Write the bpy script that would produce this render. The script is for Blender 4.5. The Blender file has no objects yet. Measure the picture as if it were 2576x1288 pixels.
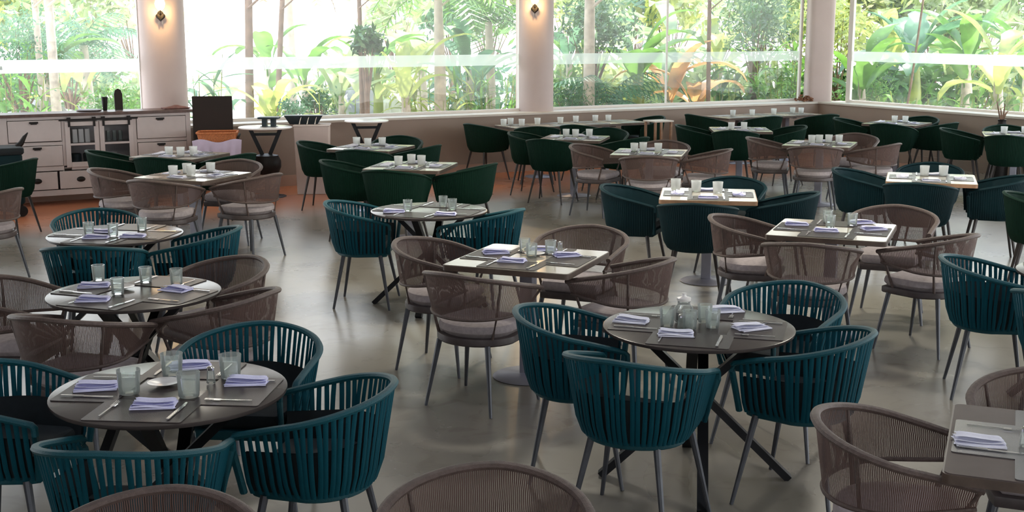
import bpy, math, random
from mathutils import Vector, Matrix
random.seed(7)
S = bpy.context.scene
C = S.collection
PI = math.pi

# ------------------------------------------------------------------ camera
cam_d = bpy.data.cameras.new('camera'); cam = bpy.data.objects.new('camera', cam_d); C.objects.link(cam)
cam.location = (0, 0, 2.135); cam.rotation_euler = (math.radians(90 - 10.49), 0, 0)
cam_d.sensor_width = 36; cam_d.lens = 36 * 3100 / 2576; cam_d.clip_start = .05; cam_d.clip_end = 400
S.camera = cam
# ------------------------------------------------------------------ world, sun, exposure
w = bpy.data.worlds.new('sky'); S.world = w; w.use_nodes = True
nt = w.node_tree; bg = nt.nodes['Background']
tc = nt.nodes.new('ShaderNodeTexCoord'); sp = nt.nodes.new('ShaderNodeSeparateXYZ'); rp = nt.nodes.new('ShaderNodeValToRGB')
nt.links.new(tc.outputs['Generated'], sp.inputs[0]); nt.links.new(sp.outputs['Z'], rp.inputs[0])
rp.color_ramp.elements[0].position = 0.0; rp.color_ramp.elements[0].color = (1.0, 1.0, .97, 1)
rp.color_ramp.elements[1].position = .7; rp.color_ramp.elements[1].color = (.62, .78, 1, 1)
nt.links.new(rp.outputs[0], bg.inputs[0]); bg.inputs[1].default_value = 5.0
sun_d = bpy.data.lights.new('sun', 'SUN'); sun_d.energy = 11; sun_d.angle = .02; sun_d.color = (1, .95, .84)
sun = bpy.data.objects.new('sun', sun_d); C.objects.link(sun); sun.rotation_euler = (math.radians(-32), 0, math.radians(-25)); sun.location = (0, 0, 30)
S.view_settings.view_transform = 'Standard'; S.view_settings.look = 'None'; S.view_settings.gamma = 1
S.view_settings.use_curve_mapping = False; S.view_settings.exposure = -0.15
S.cycles.max_bounces = 9; S.cycles.transparent_max_bounces = 24; S.cycles.sample_clamp_indirect = 6
S.cycles.use_denoising = True
# daylight openings behind and beside the viewer: portals guide the sky light
def portal(loc, rot, sx, sy):
    d = bpy.data.lights.new('daylight_portal', 'AREA'); d.shape = 'RECTANGLE'; d.size = sx; d.size_y = sy; d.cycles.is_portal = True
    o = bpy.data.objects.new('daylight_portal', d); C.objects.link(o); o.location = loc; o.rotation_euler = rot
    return o

# ------------------------------------------------------------------ materials
def mat(name, col, rough=.5, metal=0, spec=.5, coat=0, noise=None, bump=0, bscale=60, sheen=0):
    m = bpy.data.materials.new(name); m.use_nodes = True; n = m.node_tree; b = n.nodes['Principled BSDF']
    b.inputs['Base Color'].default_value = (*col, 1); b.inputs['Roughness'].default_value = rough; b.inputs['Metallic'].default_value = metal
    b.inputs['Specular IOR Level'].default_value = spec; b.inputs['Coat Weight'].default_value = coat
    t = n.nodes.new('ShaderNodeTexCoord')
    if noise:
        nz = n.nodes.new('ShaderNodeTexNoise'); nz.inputs['Scale'].default_value = noise[0]; nz.inputs['Detail'].default_value = 5
        r = n.nodes.new('ShaderNodeValToRGB'); r.color_ramp.elements[0].position = .3; r.color_ramp.elements[1].position = .7
        r.color_ramp.elements[0].color = (*[c * noise[1] for c in col], 1); r.color_ramp.elements[1].color = (*[min(1, c * noise[2]) for c in col], 1)
        n.links.new(t.outputs['Object'], nz.inputs[0]); n.links.new(nz.outputs[0], r.inputs[0]); n.links.new(r.outputs[0], b.inputs['Base Color'])
    if bump:
        bz = n.nodes.new('ShaderNodeTexNoise'); bz.inputs['Scale'].default_value = bscale
        bp = n.nodes.new('ShaderNodeBump'); bp.inputs['Strength'].default_value = bump; bp.inputs['Distance'].default_value = .01
        n.links.new(t.outputs['Object'], bz.inputs[0]); n.links.new(bz.outputs[0], bp.inputs['Height']); n.links.new(bp.outputs[0], b.inputs['Normal'])
    return m
M = {}
M['teal'] = mat('teal_rope', (.001, .062, .090), .6, spec=.15, bump=.3, bscale=500)
M['teal_rim'] = mat('teal_rim_cord', (.002, .066, .088), .5, spec=.3, bump=.3, bscale=300)
M['green'] = mat('leaf_lit_green_cord', (.002, .022, .013), .6, spec=.15, bump=.3, bscale=400)  # teal cord turned green: foliage light is partly put into the colour
M['bteal'] = mat('blackish_teal_cord', (.002, .022, .029), .55, spec=.18, bump=.3, bscale=400)
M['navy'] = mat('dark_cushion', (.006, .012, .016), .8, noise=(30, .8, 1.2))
M['legs'] = mat('grey_leg_paint', (.075, .08, .095), .35, metal=.3, noise=(12, .8, 1.2))
M['legd'] = mat('dark_leg_paint', (.035, .03, .03), .4, metal=.2, noise=(12, .8, 1.2))
M['black'] = mat('black_steel', (.012, .013, .016), .35, metal=.4, noise=(8, .8, 1.3))
M['brim'] = mat('brown_rim_cord', (.105, .072, .063), .5, noise=(60, .75, 1.2), bump=.4, bscale=400)
M['cush'] = mat('taupe_cushion', (.42, .37, .38), .85, noise=(40, .85, 1.1), bump=.2, bscale=200)
M['bframe'] = mat('brown_seat_frame', (.07, .055, .055), .45, noise=(20, .8, 1.2))
def weave(name, col, k):
    m = mat(name, col, .6); n = m.node_tree; b = n.nodes['Principled BSDF']; out = n.nodes['Material Output']
    uv = n.nodes.new('ShaderNodeUVMap'); s = n.nodes.new('ShaderNodeSeparateXYZ'); n.links.new(uv.outputs[0], s.inputs[0])
    nz = n.nodes.new('ShaderNodeTexNoise'); nz.inputs['Scale'].default_value = 9; n.links.new(uv.outputs[0], nz.inputs[0])
    ad = n.nodes.new('ShaderNodeMath'); ad.operation = 'MULTIPLY_ADD'; n.links.new(nz.outputs[0], ad.inputs[0]); ad.inputs[1].default_value = .012; n.links.new(s.outputs[0], ad.inputs[2])
    mu = n.nodes.new('ShaderNodeMath'); mu.operation = 'MULTIPLY'; n.links.new(ad.outputs[0], mu.inputs[0]); mu.inputs[1].default_value = k * 2 * PI
    si = n.nodes.new('ShaderNodeMath'); si.operation = 'SINE'; n.links.new(mu.outputs[0], si.inputs[0])
    r = n.nodes.new('ShaderNodeValToRGB'); r.color_ramp.elements[0].position = 0; r.color_ramp.elements[1].position = 1
    r.color_ramp.elements[0].color = (*[c * .55 for c in col], 1); r.color_ramp.elements[1].color = (*[c * 1.25 for c in col], 1)
    mp = n.nodes.new('ShaderNodeMath'); mp.operation = 'MULTIPLY_ADD'; n.links.new(si.outputs[0], mp.inputs[0]); mp.inputs[1].default_value = .5; mp.inputs[2].default_value = .5
    n.links.new(mp.outputs[0], r.inputs[0]); n.links.new(r.outputs[0], b.inputs['Base Color'])
    gt = n.nodes.new('ShaderNodeMath'); gt.operation = 'LESS_THAN'; n.links.new(mp.outputs[0], gt.inputs[0]); gt.inputs[1].default_value = .12
    tr = n.nodes.new('ShaderNodeBsdfTransparent'); mx = n.nodes.new('ShaderNodeMixShader')
    n.links.new(gt.outputs[0], mx.inputs[0]); n.links.new(b.outputs[0], mx.inputs[1]); n.links.new(tr.outputs[0], mx.inputs[2]); n.links.new(mx.outputs[0], out.inputs[0])
    bp = n.nodes.new('ShaderNodeBump'); bp.inputs['Strength'].default_value = .5; bp.inputs['Distance'].default_value = .004
    n.links.new(mp.outputs[0], bp.inputs['Height']); n.links.new(bp.outputs[0], b.inputs['Normal'])
    return m
M['brown'] = weave('brown_cord_weave', (.115, .068, .058), 150)
M['top_r'] = mat('taupe_gloss_laminate', (.062, .052, .05), .22, spec=.15, noise=(3, .85, 1.15))
M['top_w'] = mat('cream_gloss_top', (.50, .46, .38), .16, spec=.6, noise=(4, .9, 1.08))
M['edge'] = mat('wood_edge', (.33, .19, .11), .4, noise=(14, .7, 1.25))
M['edged'] = mat('dark_table_edge', (.10, .07, .055), .4, noise=(14, .7, 1.25))
M['mat'] = mat('dark_placemat', (.05, .04, .04), .35, spec=.15, bump=.15, bscale=300)
M['matg'] = mat('grey_placemat', (.12, .115, .115), .3, spec=.4, bump=.15, bscale=300)
M['nap'] = mat('skylight_tinted_napkin', (.74, .74, .98), .9, bump=.15, bscale=90)  # cool skylight from behind is put into the napkin tint
M['napw'] = mat('skylight_tinted_white_napkin', (.86, .87, .99), .9, bump=.15, bscale=90)  # paler napkin with the same skylight tint in its colour
M['steel'] = mat('cutlery_steel', (.7, .7, .72), .18, metal=1, noise=(20, .9, 1.1))
M['col'] = mat('blue_grey_column', (.30, .30, .36), .35, metal=.3, noise=(6, .9, 1.1))
M['plaster'] = mat('mauve_white_plaster', (.56, .465, .45), .6, noise=(2.5, .96, 1.04), bump=.05, bscale=80)
M['wall'] = mat('taupe_wall_paint', (.30, .235, .195), .6, noise=(1.5, .93, 1.05), bump=.05, bscale=60)
M['sill'] = mat('pale_sill', (.62, .58, .52), .5, noise=(5, .95, 1.03))
M['frame'] = mat('white_frame_paint', (.78, .74, .70), .45, noise=(5, .97, 1.02))
M['ceil'] = mat('ceiling_paint', (.62, .60, .57), .8, noise=(2, .97, 1.02))
M['cab'] = mat('white_cabinet_paint', (.54, .49, .49), .5, noise=(6, .94, 1.04))
M['cabtop'] = mat('dark_wood_top', (.10, .055, .045), .4, noise=(20, .7, 1.3))
M['gap'] = mat('cabinet_inside', (.05, .045, .05), .7, noise=(6, .9, 1.1))
M['iron'] = mat('black_iron', (.012, .010, .010), .5, metal=.5, noise=(20, .8, 1.2))
M['orange'] = mat('orange_wicker', (.55, .19, .07), .7, noise=(60, .7, 1.2), bump=.5, bscale=150)
M['lav'] = mat('lavender_cloth', (.58, .50, .66), .9, noise=(8, .92, 1.05), bump=.1, bscale=90)
M['dbrown'] = mat('dark_brown_panel', (.022, .014, .012), .8, noise=(5, .9, 1.1))
M['top_t'] = mat('grey_brown_gloss_top', (.12, .095, .09), .14, spec=.5, noise=(3, .85, 1.15))
M['plinth'] = mat('cream_plinth_cloth', (.62, .53, .50), .85, noise=(4, .95, 1.04))
M['shoe'] = mat('dark_slate_metal', (.03, .045, .055), .4, metal=.4, noise=(9, .8, 1.2))
M['rock'] = mat('grey_rock', (.36, .35, .38), .9, noise=(3, .6, 1.5), bump=.8, bscale=8)
M['trunk'] = mat('pale_trunk', (.50, .42, .34), .85, noise=(9, .7, 1.25), bump=.4, bscale=20)
M['trunkd'] = mat('brown_trunk', (.22, .14, .10), .9, noise=(9, .6, 1.3), bump=.5, bscale=20)
M['sand'] = mat('sunlit_gravel', (.80, .77, .70), .95, noise=(4, .85, 1.1), bump=.3, bscale=30)
M['cloth_r'] = mat('brown_folded_cloth', (.16, .07, .06), .9, noise=(20, .7, 1.3), bump=.5, bscale=60)
M['plate'] = mat('white_china', (.80, .78, .76), .25, noise=(6, .97, 1.02))
M['dried'] = mat('dried_flower', (.20, .09, .05), .9, noise=(30, .6, 1.5))

def leafmat(name, col, t=.5):
    m = bpy.data.materials.new(name); m.use_nodes = True; n = m.node_tree; out = n.nodes['Material Output']; n.nodes.remove(n.nodes['Principled BSDF'])
    tcn = n.nodes.new('ShaderNodeTexCoord'); nz = n.nodes.new('ShaderNodeTexNoise'); nz.inputs['Scale'].default_value = 2.2; nz.inputs['Detail'].default_value = 3
    n.links.new(tcn.outputs['Object'], nz.inputs[0]); r = n.nodes.new('ShaderNodeValToRGB')
    r.color_ramp.elements[0].position = .32; r.color_ramp.elements[1].position = .68
    r.color_ramp.elements[0].color = (*[c * .45 for c in col], 1); r.color_ramp.elements[1].color = (min(1, col[0] * 1.7), min(1, col[1] * 1.35), col[2] * 1.2, 1)
    n.links.new(nz.outputs[0], r.inputs[0])
    d = n.nodes.new('ShaderNodeBsdfDiffuse'); tl = n.nodes.new('ShaderNodeBsdfTranslucent'); g = n.nodes.new('ShaderNodeBsdfGlossy'); g.inputs['Roughness'].default_value = .3
    mx = n.nodes.new('ShaderNodeMixShader'); mx.inputs[0].default_value = t; m2 = n.nodes.new('ShaderNodeMixShader'); m2.inputs[0].default_value = .06
    n.links.new(r.outputs[0], d.inputs[0]); n.links.new(r.outputs[0], tl.inputs[0])
    n.links.new(d.outputs[0], mx.inputs[1]); n.links.new(tl.outputs[0], mx.inputs[2]); n.links.new(mx.outputs[0], m2.inputs[1]); n.links.new(g.outputs[0], m2.inputs[2]); n.links.new(m2.outputs[0], out.inputs[0])
    return m
M['leaf_y'] = leafmat('yellow_green_leaf', (.34, .46, .13), .6)
M['leaf_g'] = leafmat('fresh_green_leaf', (.12, .30, .06), .5)
M['leaf_b'] = leafmat('blue_green_leaf', (.09, .24, .13), .4)
M['leaf_d'] = leafmat('deep_green_leaf', (.05, .15, .045), .35)
M['leaf_o'] = leafmat('orange_dry_leaf', (.50, .33, .14), .5)
M['leaf_p'] = leafmat('pale_green_leaf', (.34, .50, .26), .5)

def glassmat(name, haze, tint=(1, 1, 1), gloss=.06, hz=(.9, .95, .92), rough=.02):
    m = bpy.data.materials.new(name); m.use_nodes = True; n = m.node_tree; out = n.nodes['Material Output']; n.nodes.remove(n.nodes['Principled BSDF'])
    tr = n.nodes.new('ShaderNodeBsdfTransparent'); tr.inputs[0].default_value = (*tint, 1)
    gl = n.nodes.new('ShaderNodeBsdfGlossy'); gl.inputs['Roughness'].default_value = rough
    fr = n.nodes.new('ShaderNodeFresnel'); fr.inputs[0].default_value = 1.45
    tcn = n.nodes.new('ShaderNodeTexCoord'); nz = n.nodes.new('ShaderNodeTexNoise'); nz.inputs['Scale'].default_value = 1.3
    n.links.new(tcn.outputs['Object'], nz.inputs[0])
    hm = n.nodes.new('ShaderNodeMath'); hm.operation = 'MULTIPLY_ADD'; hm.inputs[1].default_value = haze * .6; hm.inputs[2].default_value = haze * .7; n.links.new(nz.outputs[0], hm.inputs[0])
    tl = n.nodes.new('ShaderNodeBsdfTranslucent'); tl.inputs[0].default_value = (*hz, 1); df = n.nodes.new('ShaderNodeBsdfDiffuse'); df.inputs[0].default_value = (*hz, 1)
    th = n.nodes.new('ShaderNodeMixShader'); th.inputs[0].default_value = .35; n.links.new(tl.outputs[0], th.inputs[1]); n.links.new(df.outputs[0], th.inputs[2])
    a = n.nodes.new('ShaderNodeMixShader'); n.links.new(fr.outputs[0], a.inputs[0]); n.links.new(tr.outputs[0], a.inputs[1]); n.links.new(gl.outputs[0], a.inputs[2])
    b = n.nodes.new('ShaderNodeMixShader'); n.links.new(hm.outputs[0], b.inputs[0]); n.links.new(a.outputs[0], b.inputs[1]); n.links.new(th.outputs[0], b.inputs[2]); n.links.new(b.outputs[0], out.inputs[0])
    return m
M['pane'] = glassmat('glare_hazed_window_glass', .055)  # washed-out glare put into the pane as a pale film
M['band'] = glassmat('frosted_band', .66, hz=(.80, .86, .80))
M['tumbf'] = glassmat('backlit_tumbler_glass', .42, hz=(.95, .97, .96))  # backlight on the far tumblers put into the glass as white haze
M['tumb'] = glassmat('tumbler_glass', .13, tint=(.93, .96, .95), hz=(.9, .95, .95))
M['cabglass'] = glassmat('cabinet_glass', .01, tint=(.8, .82, .85))

# floor: polished concrete whose colour turns terracotta orange towards the window wall
def floormat():
    m = mat('polished_concrete', (.3, .29, .26), .2, spec=.95); n = m.node_tree; b = n.nodes['Principled BSDF']
    g = n.nodes.new('ShaderNodeNewGeometry'); vt = n.nodes.new('ShaderNodeVectorMath'); vt.operation = 'DOT_PRODUCT'
    u = math.radians(29.2); nx, ny = -math.sin(u), math.cos(u)
    n.links.new(g.outputs['Position'], vt.inputs[0]); vt.inputs[1].default_value = (nx, ny, 0)
    base = nx * -1.77 + ny * 17.56
    mr = n.nodes.new('ShaderNodeMapRange'); mr.inputs[1].default_value = base - 2.9; mr.inputs[2].default_value = base - 1.5; n.links.new(vt.outputs['Value'], mr.inputs[0])
    z1 = n.nodes.new('ShaderNodeTexNoise'); z1.inputs['Scale'].default_value = .8; z1.inputs['Detail'].default_value = 6; z1.inputs['Distortion'].default_value = .8
    z2 = n.nodes.new('ShaderNodeTexNoise'); z2.inputs['Scale'].default_value = 4; z2.inputs['Detail'].default_value = 8; z2.inputs['Distortion'].default_value = 1.5
    n.links.new(g.outputs['Position'], z1.inputs[0]); n.links.new(g.outputs['Position'], z2.inputs[0])
    r = n.nodes.new('ShaderNodeValToRGB'); r.color_ramp.elements[0].position = .3; r.color_ramp.elements[1].position = .72
    r.color_ramp.elements[0].color = (.20, .18, .152, 1); r.color_ramp.elements[1].color = (.285, .265, .222, 1)
    n.links.new(z1.outputs[0], r.inputs[0])
    r2 = n.nodes.new('ShaderNodeValToRGB'); r2.color_ramp.elements[0].position = .33; r2.color_ramp.elements[1].position = .45
    r2.color_ramp.elements[0].color = (.82, .80, .78, 1); r2.color_ramp.elements[1].color = (1, 1, 1, 1); n.links.new(z2.outputs[0], r2.inputs[0])
    ml = n.nodes.new('ShaderNodeMix'); ml.data_type = 'RGBA'; ml.blend_type = 'MULTIPLY'; ml.inputs[0].default_value = 1
    n.links.new(r.outputs[0], ml.inputs[6]); n.links.new(r2.outputs[0], ml.inputs[7])
    mx = n.nodes.new('ShaderNodeMix'); mx.data_type = 'RGBA'; n.links.new(mr.outputs[0], mx.inputs[0]); n.links.new(ml.outputs[2], mx.inputs[6]); mx.inputs[7].default_value = (.60, .23, .12, 1)
    n.links.new(mx.outputs[2], b.inputs['Base Color'])
    rr = n.nodes.new('ShaderNodeMapRange'); rr.inputs[3].default_value = .22; rr.inputs[4].default_value = .34; n.links.new(z1.outputs[0], rr.inputs[0]); n.links.new(rr.outputs[0], b.inputs['Roughness'])
    bp = n.nodes.new('ShaderNodeBump'); bp.inputs['Strength'].default_value = .12; bp.inputs['Distance'].default_value = .02; n.links.new(z1.outputs[0], bp.inputs['Height']); n.links.new(bp.outputs[0], b.inputs['Normal'])
    return m
M['floor'] = floormat()

# ------------------------------------------------------------------ mesh builder
class MB:
    def __init__(s): s.v = []; s.f = []; s.uv = {}
    def quad(s, a, b, c, d):
        k = len(s.v); s.v += [a, b, c, d]; s.f.append((k, k+1, k+2, k+3)); return s
    def box(s, c, d, rz=0, taper=1.0):
        k = len(s.v); cr, sr = math.cos(rz), math.sin(rz)
        for z in (-.5, .5):
            t = 1 if z < 0 else taper
            for x, y in ((-.5, -.5), (.5, -.5), (.5, .5), (-.5, .5)):
                X, Y = x * d[0] * t, y * d[1] * t
                s.v.append((c[0] + X * cr - Y * sr, c[1] + X * sr + Y * cr, c[2] + z * d[2]))
        s.f += [(k, k+3, k+2, k+1), (k+4, k+5, k+6, k+7)] + [(k+i, k+(i+1) % 4, k+4+(i+1) % 4, k+4+i) for i in range(4)]
        return s
    def tube(s, pts, r, n=8, cap=True, flat=None, up=(0, 0, 1)):
        P = [Vector(p) for p in pts]; R = r if isinstance(r, (list, tuple)) else [r] * len(P); k0 = len(s.v)
        for i, p in enumerate(P):
            t = (P[min(i+1, len(P)-1)] - P[max(i-1, 0)]).normalized(); u = Vector(up)
            if abs(t.dot(u)) > .97:
                if i == 0: u = Vector((1, 0, 0)); a = t.cross(u).normalized()
                else: a = (a - t * a.dot(t)).normalized()
            else: a = t.cross(u).normalized()
            b = a.cross(t).normalized()
            fa, fb = (1, 1) if flat is None else flat[:2]
            for j in range(n):
                q = 2 * PI * j / n; s.v.append(tuple(p + a * math.cos(q) * R[i] * fa + b * math.sin(q) * R[i] * fb))
        for i in range(len(P) - 1):
            for j in range(n):
                a = k0 + i * n + j; b = k0 + i * n + (j+1) % n; s.f.append((a, b, b + n, a + n))
        if cap: s.f.append(tuple(k0 + j for j in range(n))[::-1]); s.f.append(tuple(k0 + (len(P)-1) * n + j for j in range(n)))
        return s
    def lathe(s, prof, c=(0, 0, 0), n=24, cap=True):
        k0 = len(s.v)
        for r, z in prof:
            for j in range(n):
                q = 2 * PI * j / n; s.v.append((c[0] + r * math.cos(q), c[1] + r * math.sin(q), c[2] + z))
        for i in range(len(prof) - 1):
            for j in range(n):
                a = k0 + i * n + j; b = k0 + i * n + (j+1) % n; s.f.append((a, b, b + n, a + n))
        if cap: s.f.append(tuple(k0 + j for j in range(n))[::-1]); s.f.append(tuple(k0 + (len(prof)-1) * n + j for j in range(n)))
        return s
    def prism(s, poly, z0, z1, bev=0):
        n = len(poly); cx = sum(p[0] for p in poly) / n; cy = sum(p[1] for p in poly) / n
        def ring(k, z):
            i0 = len(s.v)
            for x, y in poly:
                dx, dy = x - cx, y - cy; L = math.hypot(dx, dy) or 1; s.v.append((cx + dx * (L - k) / L, cy + dy * (L - k) / L, z))
            return i0
        lv = [(0, z0), (0, z1)] if not bev else [(bev, z0), (0, z0 + bev), (0, z1 - bev), (bev * .3, z1 - bev * .3), (bev, z1)]
        rs = [ring(*q) for q in lv]
        for a, b in zip(rs, rs[1:]):
            for j in range(n): s.f.append((a + j, a + (j+1) % n, b + (j+1) % n, b + j))
        s.f.append(tuple(rs[0] + j for j in range(n))[::-1]); s.f.append(tuple(rs[-1] + j for j in range(n)))
        return s
    def grid(s, fn, nu, nv, uv=None, closed=False):
        k0 = len(s.v)
        for i in range(nu + 1):
            for j in range(nv + 1): s.v.append(tuple(fn(i / nu, j / nv)))
        for i in range(nu):
            for j in range(nv):
                a = k0 + i * (nv + 1) + j; s.f.append((a, a + nv + 1, a + nv + 2, a + 1))
        if uv:
            for i in range(nu + 1):
                for j in range(nv + 1): s.uv[k0 + i * (nv + 1) + j] = uv(i / nu, j / nv)
        return s
    def xf(s, mtx, k0=0):
        for i in range(k0, len(s.v)): s.v[i] = tuple(mtx @ Vector(s.v[i]))
        return s
    def build(s, name, m, parent=None, smooth=True, bevel=0):
        me = bpy.data.meshes.new(name); me.from_pydata(s.v, [], s.f); me.materials.append(m)
        if s.uv:
            l = me.uv_layers.new(name='UVMap')
            for lp in me.loops: l.data[lp.index].uv = s.uv.get(lp.vertex_index, (0, 0))
        if smooth:
            me.shade_smooth()
            try: me.set_sharp_from_angle(angle=math.radians(40))
            except Exception: pass
        me.validate()
        o = bpy.data.objects.new(name, me); C.objects.link(o)
        if bevel:
            b = o.modifiers.new('bevel', 'BEVEL'); b.width = bevel; b.segments = 2; b.limit_method = 'ANGLE'
        if parent: o.parent = parent
        return o
def thing(name, label, cat, loc=(0, 0, 0), rz=0, group=None):
    o = bpy.data.objects.new(name, None); C.objects.link(o); o.empty_display_size = .1
    o.location = loc; o.rotation_euler = (0, 0, rz); o['label'] = label; o['category'] = cat
    if group: o['group'] = group
    return o
def tag(o, label, cat, group=None):
    o['label'] = label; o['category'] = cat
    if group: o['group'] = group
    return o
def struct(o): o['kind'] = 'structure'; return o
def dup(root, loc, rz, label, group=None, mats=None, cat=None):
    r = root.copy(); C.objects.link(r); r.location = loc; r.rotation_euler = (0, 0, rz); r['label'] = label
    if group: r['group'] = group
    for ch in list(root.children):
        c = ch.copy(); C.objects.link(c); c.parent = r
        for g in ch.children:
            d = g.copy(); C.objects.link(d); d.parent = c
    return r

# ------------------------------------------------------------------ room shell
A = math.radians(29.2); UX, UY = math.cos(A), math.sin(A); NX, NY = -UY, UX          # along the window wall, and outward
W0 = (-1.77, 17.56)
def wl(s, d=0, z=0): return (W0[0] + UX * s + NX * d, W0[1] + UY * s + NY * d, z)
SC = 8.12                                                                          # corner, in metres along the wall
CX, CY, _ = wl(SC)
B = A - math.radians(90.7); VX, VY = math.cos(B), math.sin(B); MX, MY = -VY, VX     # along the right wall, and outward
if MX < 0: MX, MY = -MX, -MY
def wr(s, d=0, z=0): return (CX + VX * s + MX * d, CY + VY * s + MY * d, z)
def slab(f, s0, s1, d0, d1, z0, z1):
    m = MB(); p = [f(s0, d0), f(s1, d0), f(s1, d1), f(s0, d1)]; a = 0
    for i in range(4): a += p[i][0] * p[(i+1) % 4][1] - p[(i+1) % 4][0] * p[i][1]
    if a < 0: p = p[::-1]
    m.prism([(q[0], q[1]) for q in p], z0, z1); return m
HC = 3.25
fl = MB(); P = [wl(-9.5, .5), wl(SC + .5, .5), wr(9.5, .5), (11, -5), (-10, -5)]
fl.prism([(p[0], p[1]) for p in P][::-1], -.15, 0); struct(fl.build('floor', M['floor'], smooth=False))
P2 = [wl(-9.5, 1.5), wl(SC + 1.5, 1.5), wr(9.5, 1.5), (13, -5.6), (-11, -5.6)]
c = MB(); c.prism([(p[0], p[1]) for p in P2][::-1], HC, HC + .3); struct(c.build('ceiling', M['ceil'], smooth=False))
struct(slab(wl, -9.4, SC + .35, 0, .5, .0, .84).build('wall_back', M['wall'], smooth=False))
struct(slab(wr, .0, 9.4, 0, .5, .0, .84).build('wall_right', M['wall'], smooth=False))
struct(slab(wl, -9.4, SC + .4, -.02, .52, .84, .875).build('trim_1', M['sill'], smooth=False, bevel=.006))
struct(slab(wr, -.02, 9.4, -.02, .52, .84, .875).build('trim_2', M['sill'], smooth=False, bevel=.006))
struct(slab(wl, -9.4, SC - .03, -.03, .0, .0, .15).build('baseboard_back', mat('pinkish_base_board', (.42, .28, .22), .6, noise=(4, .9, 1.1)), smooth=False))
struct(slab(wr, .03, 9.4, -.03, .0, .0, .15).build('baseboard_right', M['wall'], smooth=False))
# solid walls out of view: lower and upper parts with wide openings that let daylight in
struct(MB().box((-10.1, 1.8, HC / 2), (.2, 13.4, HC)).build('wall_left', M['wall'], smooth=False))
struct(MB().box((.5, -5.1, .85), (21, .2, 1.7)).build('wall_front', M['wall'], smooth=False))
struct(MB().box((.5, -5.1, 2.95), (21, .2, .6)).build('wall_front', M['wall'], smooth=False))
portal((.5, -5.05, 2.2), (PI / 2, 0, PI), 20.5, 1.0)
# unseen ceiling lamps; the warm ones are added to brighten the mid floor
def unseen_ceiling_lamp(x, y, e, c, w_):
    t = thing('unseen_ceiling_lamp', 'round ceiling lamp over the ' + w_, 'lamp', (x, y, HC - .004), 0, 'ceiling lamps')
    MB().lathe([(.30, 0), (.32, -.012), (.31, -.03), (.26, -.035)], n=40).build('lamp_housing', M['frame'], t)
    d = bpy.data.lights.new('lamp_light', 'AREA'); d.shape = 'DISK'; d.size = .5; d.energy = e; d.color = c
    o = bpy.data.objects.new('lamp_light', d); C.objects.link(o); o.parent = t; o.location = (0, 0, -.045)
CW, WW = (.80, .84, 1), (1, .94, .80)
for q in ((-2.2, 3.0, 13, CW, 'front left round table'), (1.6, 3.2, 10, CW, 'bottom right corner table'), (-.6, 5.6, 12, CW, 'gap between the front round tables'), (2.6, 6.2, 14, CW, 'table cut by the right edge'),
          (.2, 9.6, 75, WW, 'floor behind the central square table, added fill'), (3.2, 10.2, 75, WW, 'floor before the far right table, added fill'), (-2.6, 10.2, 30, WW, 'brown chairs near the cabinet, added fill')): unseen_ceiling_lamp(*q)
# columns standing on the window wall
def column(s, r, name):
    m = MB(); p = wl(s, .42); m.lathe([(r, .87), (r, HC)], (p[0], p[1], 0), 48); return struct(m.build(name, M['plaster']))
sA, sB = -3.016, 2.663
column(sA, .30, 'trim_3'); column(sB, .29, 'trim_4')
pc = wl(SC + .12, .16); m = MB()
a = []
for q in range(24):
    t = 2 * PI * q / 24; cc, ss = math.cos(t), math.sin(t); x = .225 * math.copysign(abs(cc) ** .45, cc); y = .2 * math.copysign(abs(ss) ** .45, ss); a.append((pc[0] + x, pc[1] + y))
m.prism(a, .87, HC); struct(m.build('trim_5', M['plaster']))
p = wr(4.42, .25); struct(MB().box((p[0], p[1], (HC + .87) / 2), (.22, .22, HC - .87), B).build('trim_6', M['frame'], smooth=False, bevel=.01))
# windows: frame, panes, frosted bands
def window(i, f, s0, s1, d, mull=(), jl=.06, jr=.06):
    fr = MB()
    def bar(a, b, z0, z1, dep=.05):
        p = f((a + b) / 2, d); ang = A if f is wl else B
        fr.box((p[0], p[1], (z0 + z1) / 2), (abs(b - a), dep, z1 - z0), ang)
    bar(s0, s1, .876, .915); bar(s0, s1, HC - .06, HC)
    bar(s0, s0 + jl, .915, HC - .06); bar(s1 - jr, s1, .915, HC - .06)
    for q in mull: bar(q - .012, q + .012, .915, HC - .06, .03)
    fo = struct(fr.build('window_%d' % i, M['frame'], smooth=False))
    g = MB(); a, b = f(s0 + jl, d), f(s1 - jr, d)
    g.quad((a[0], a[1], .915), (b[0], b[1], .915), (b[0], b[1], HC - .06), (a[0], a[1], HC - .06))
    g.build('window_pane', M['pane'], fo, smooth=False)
    g = MB(); a, b = f(s0 + jl, d - .006), f(s1 - jr, d - .006); z0, z1 = 1.575, 1.74
    g.quad((a[0], a[1], z0), (b[0], b[1], z0), (b[0], b[1], z1), (a[0], a[1], z1))
    g.build('frosted_band', M['band'], fo, smooth=False)
    return fo
wa = window(1, wl, -9.0, sA - .27, .42, jr=.04)
window(2, wl, sA + .27, sB - .26, .42, jl=.02, jr=.03)
window(3, wl, sB + .26, SC - .06, .42, mull=(sB + 2.5,), jl=.02, jr=.04)
window(4, wr, .3, 4.32, .36, jl=.10, jr=.04)
window(5, wr, 4.52, 9.3, .36)
# small dark marks printed on the frosted band of the first window
def writing(txt, loc, rot, size, m, parent, name='printed_marks'):
    cu = bpy.data.curves.new(name, 'FONT'); cu.body = txt; cu.size = size; cu.extrude = .001; cu.materials.append(m)
    o = bpy.data.objects.new(name, cu); C.objects.link(o); o.location = loc; o.rotation_euler = rot; o.parent = parent; return o
pp = wl(-5.23, .405); writing('/ :DA  II8', (pp[0], pp[1], 1.62), (PI / 2, 0, A), .062, M['iron'], wa)
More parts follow.
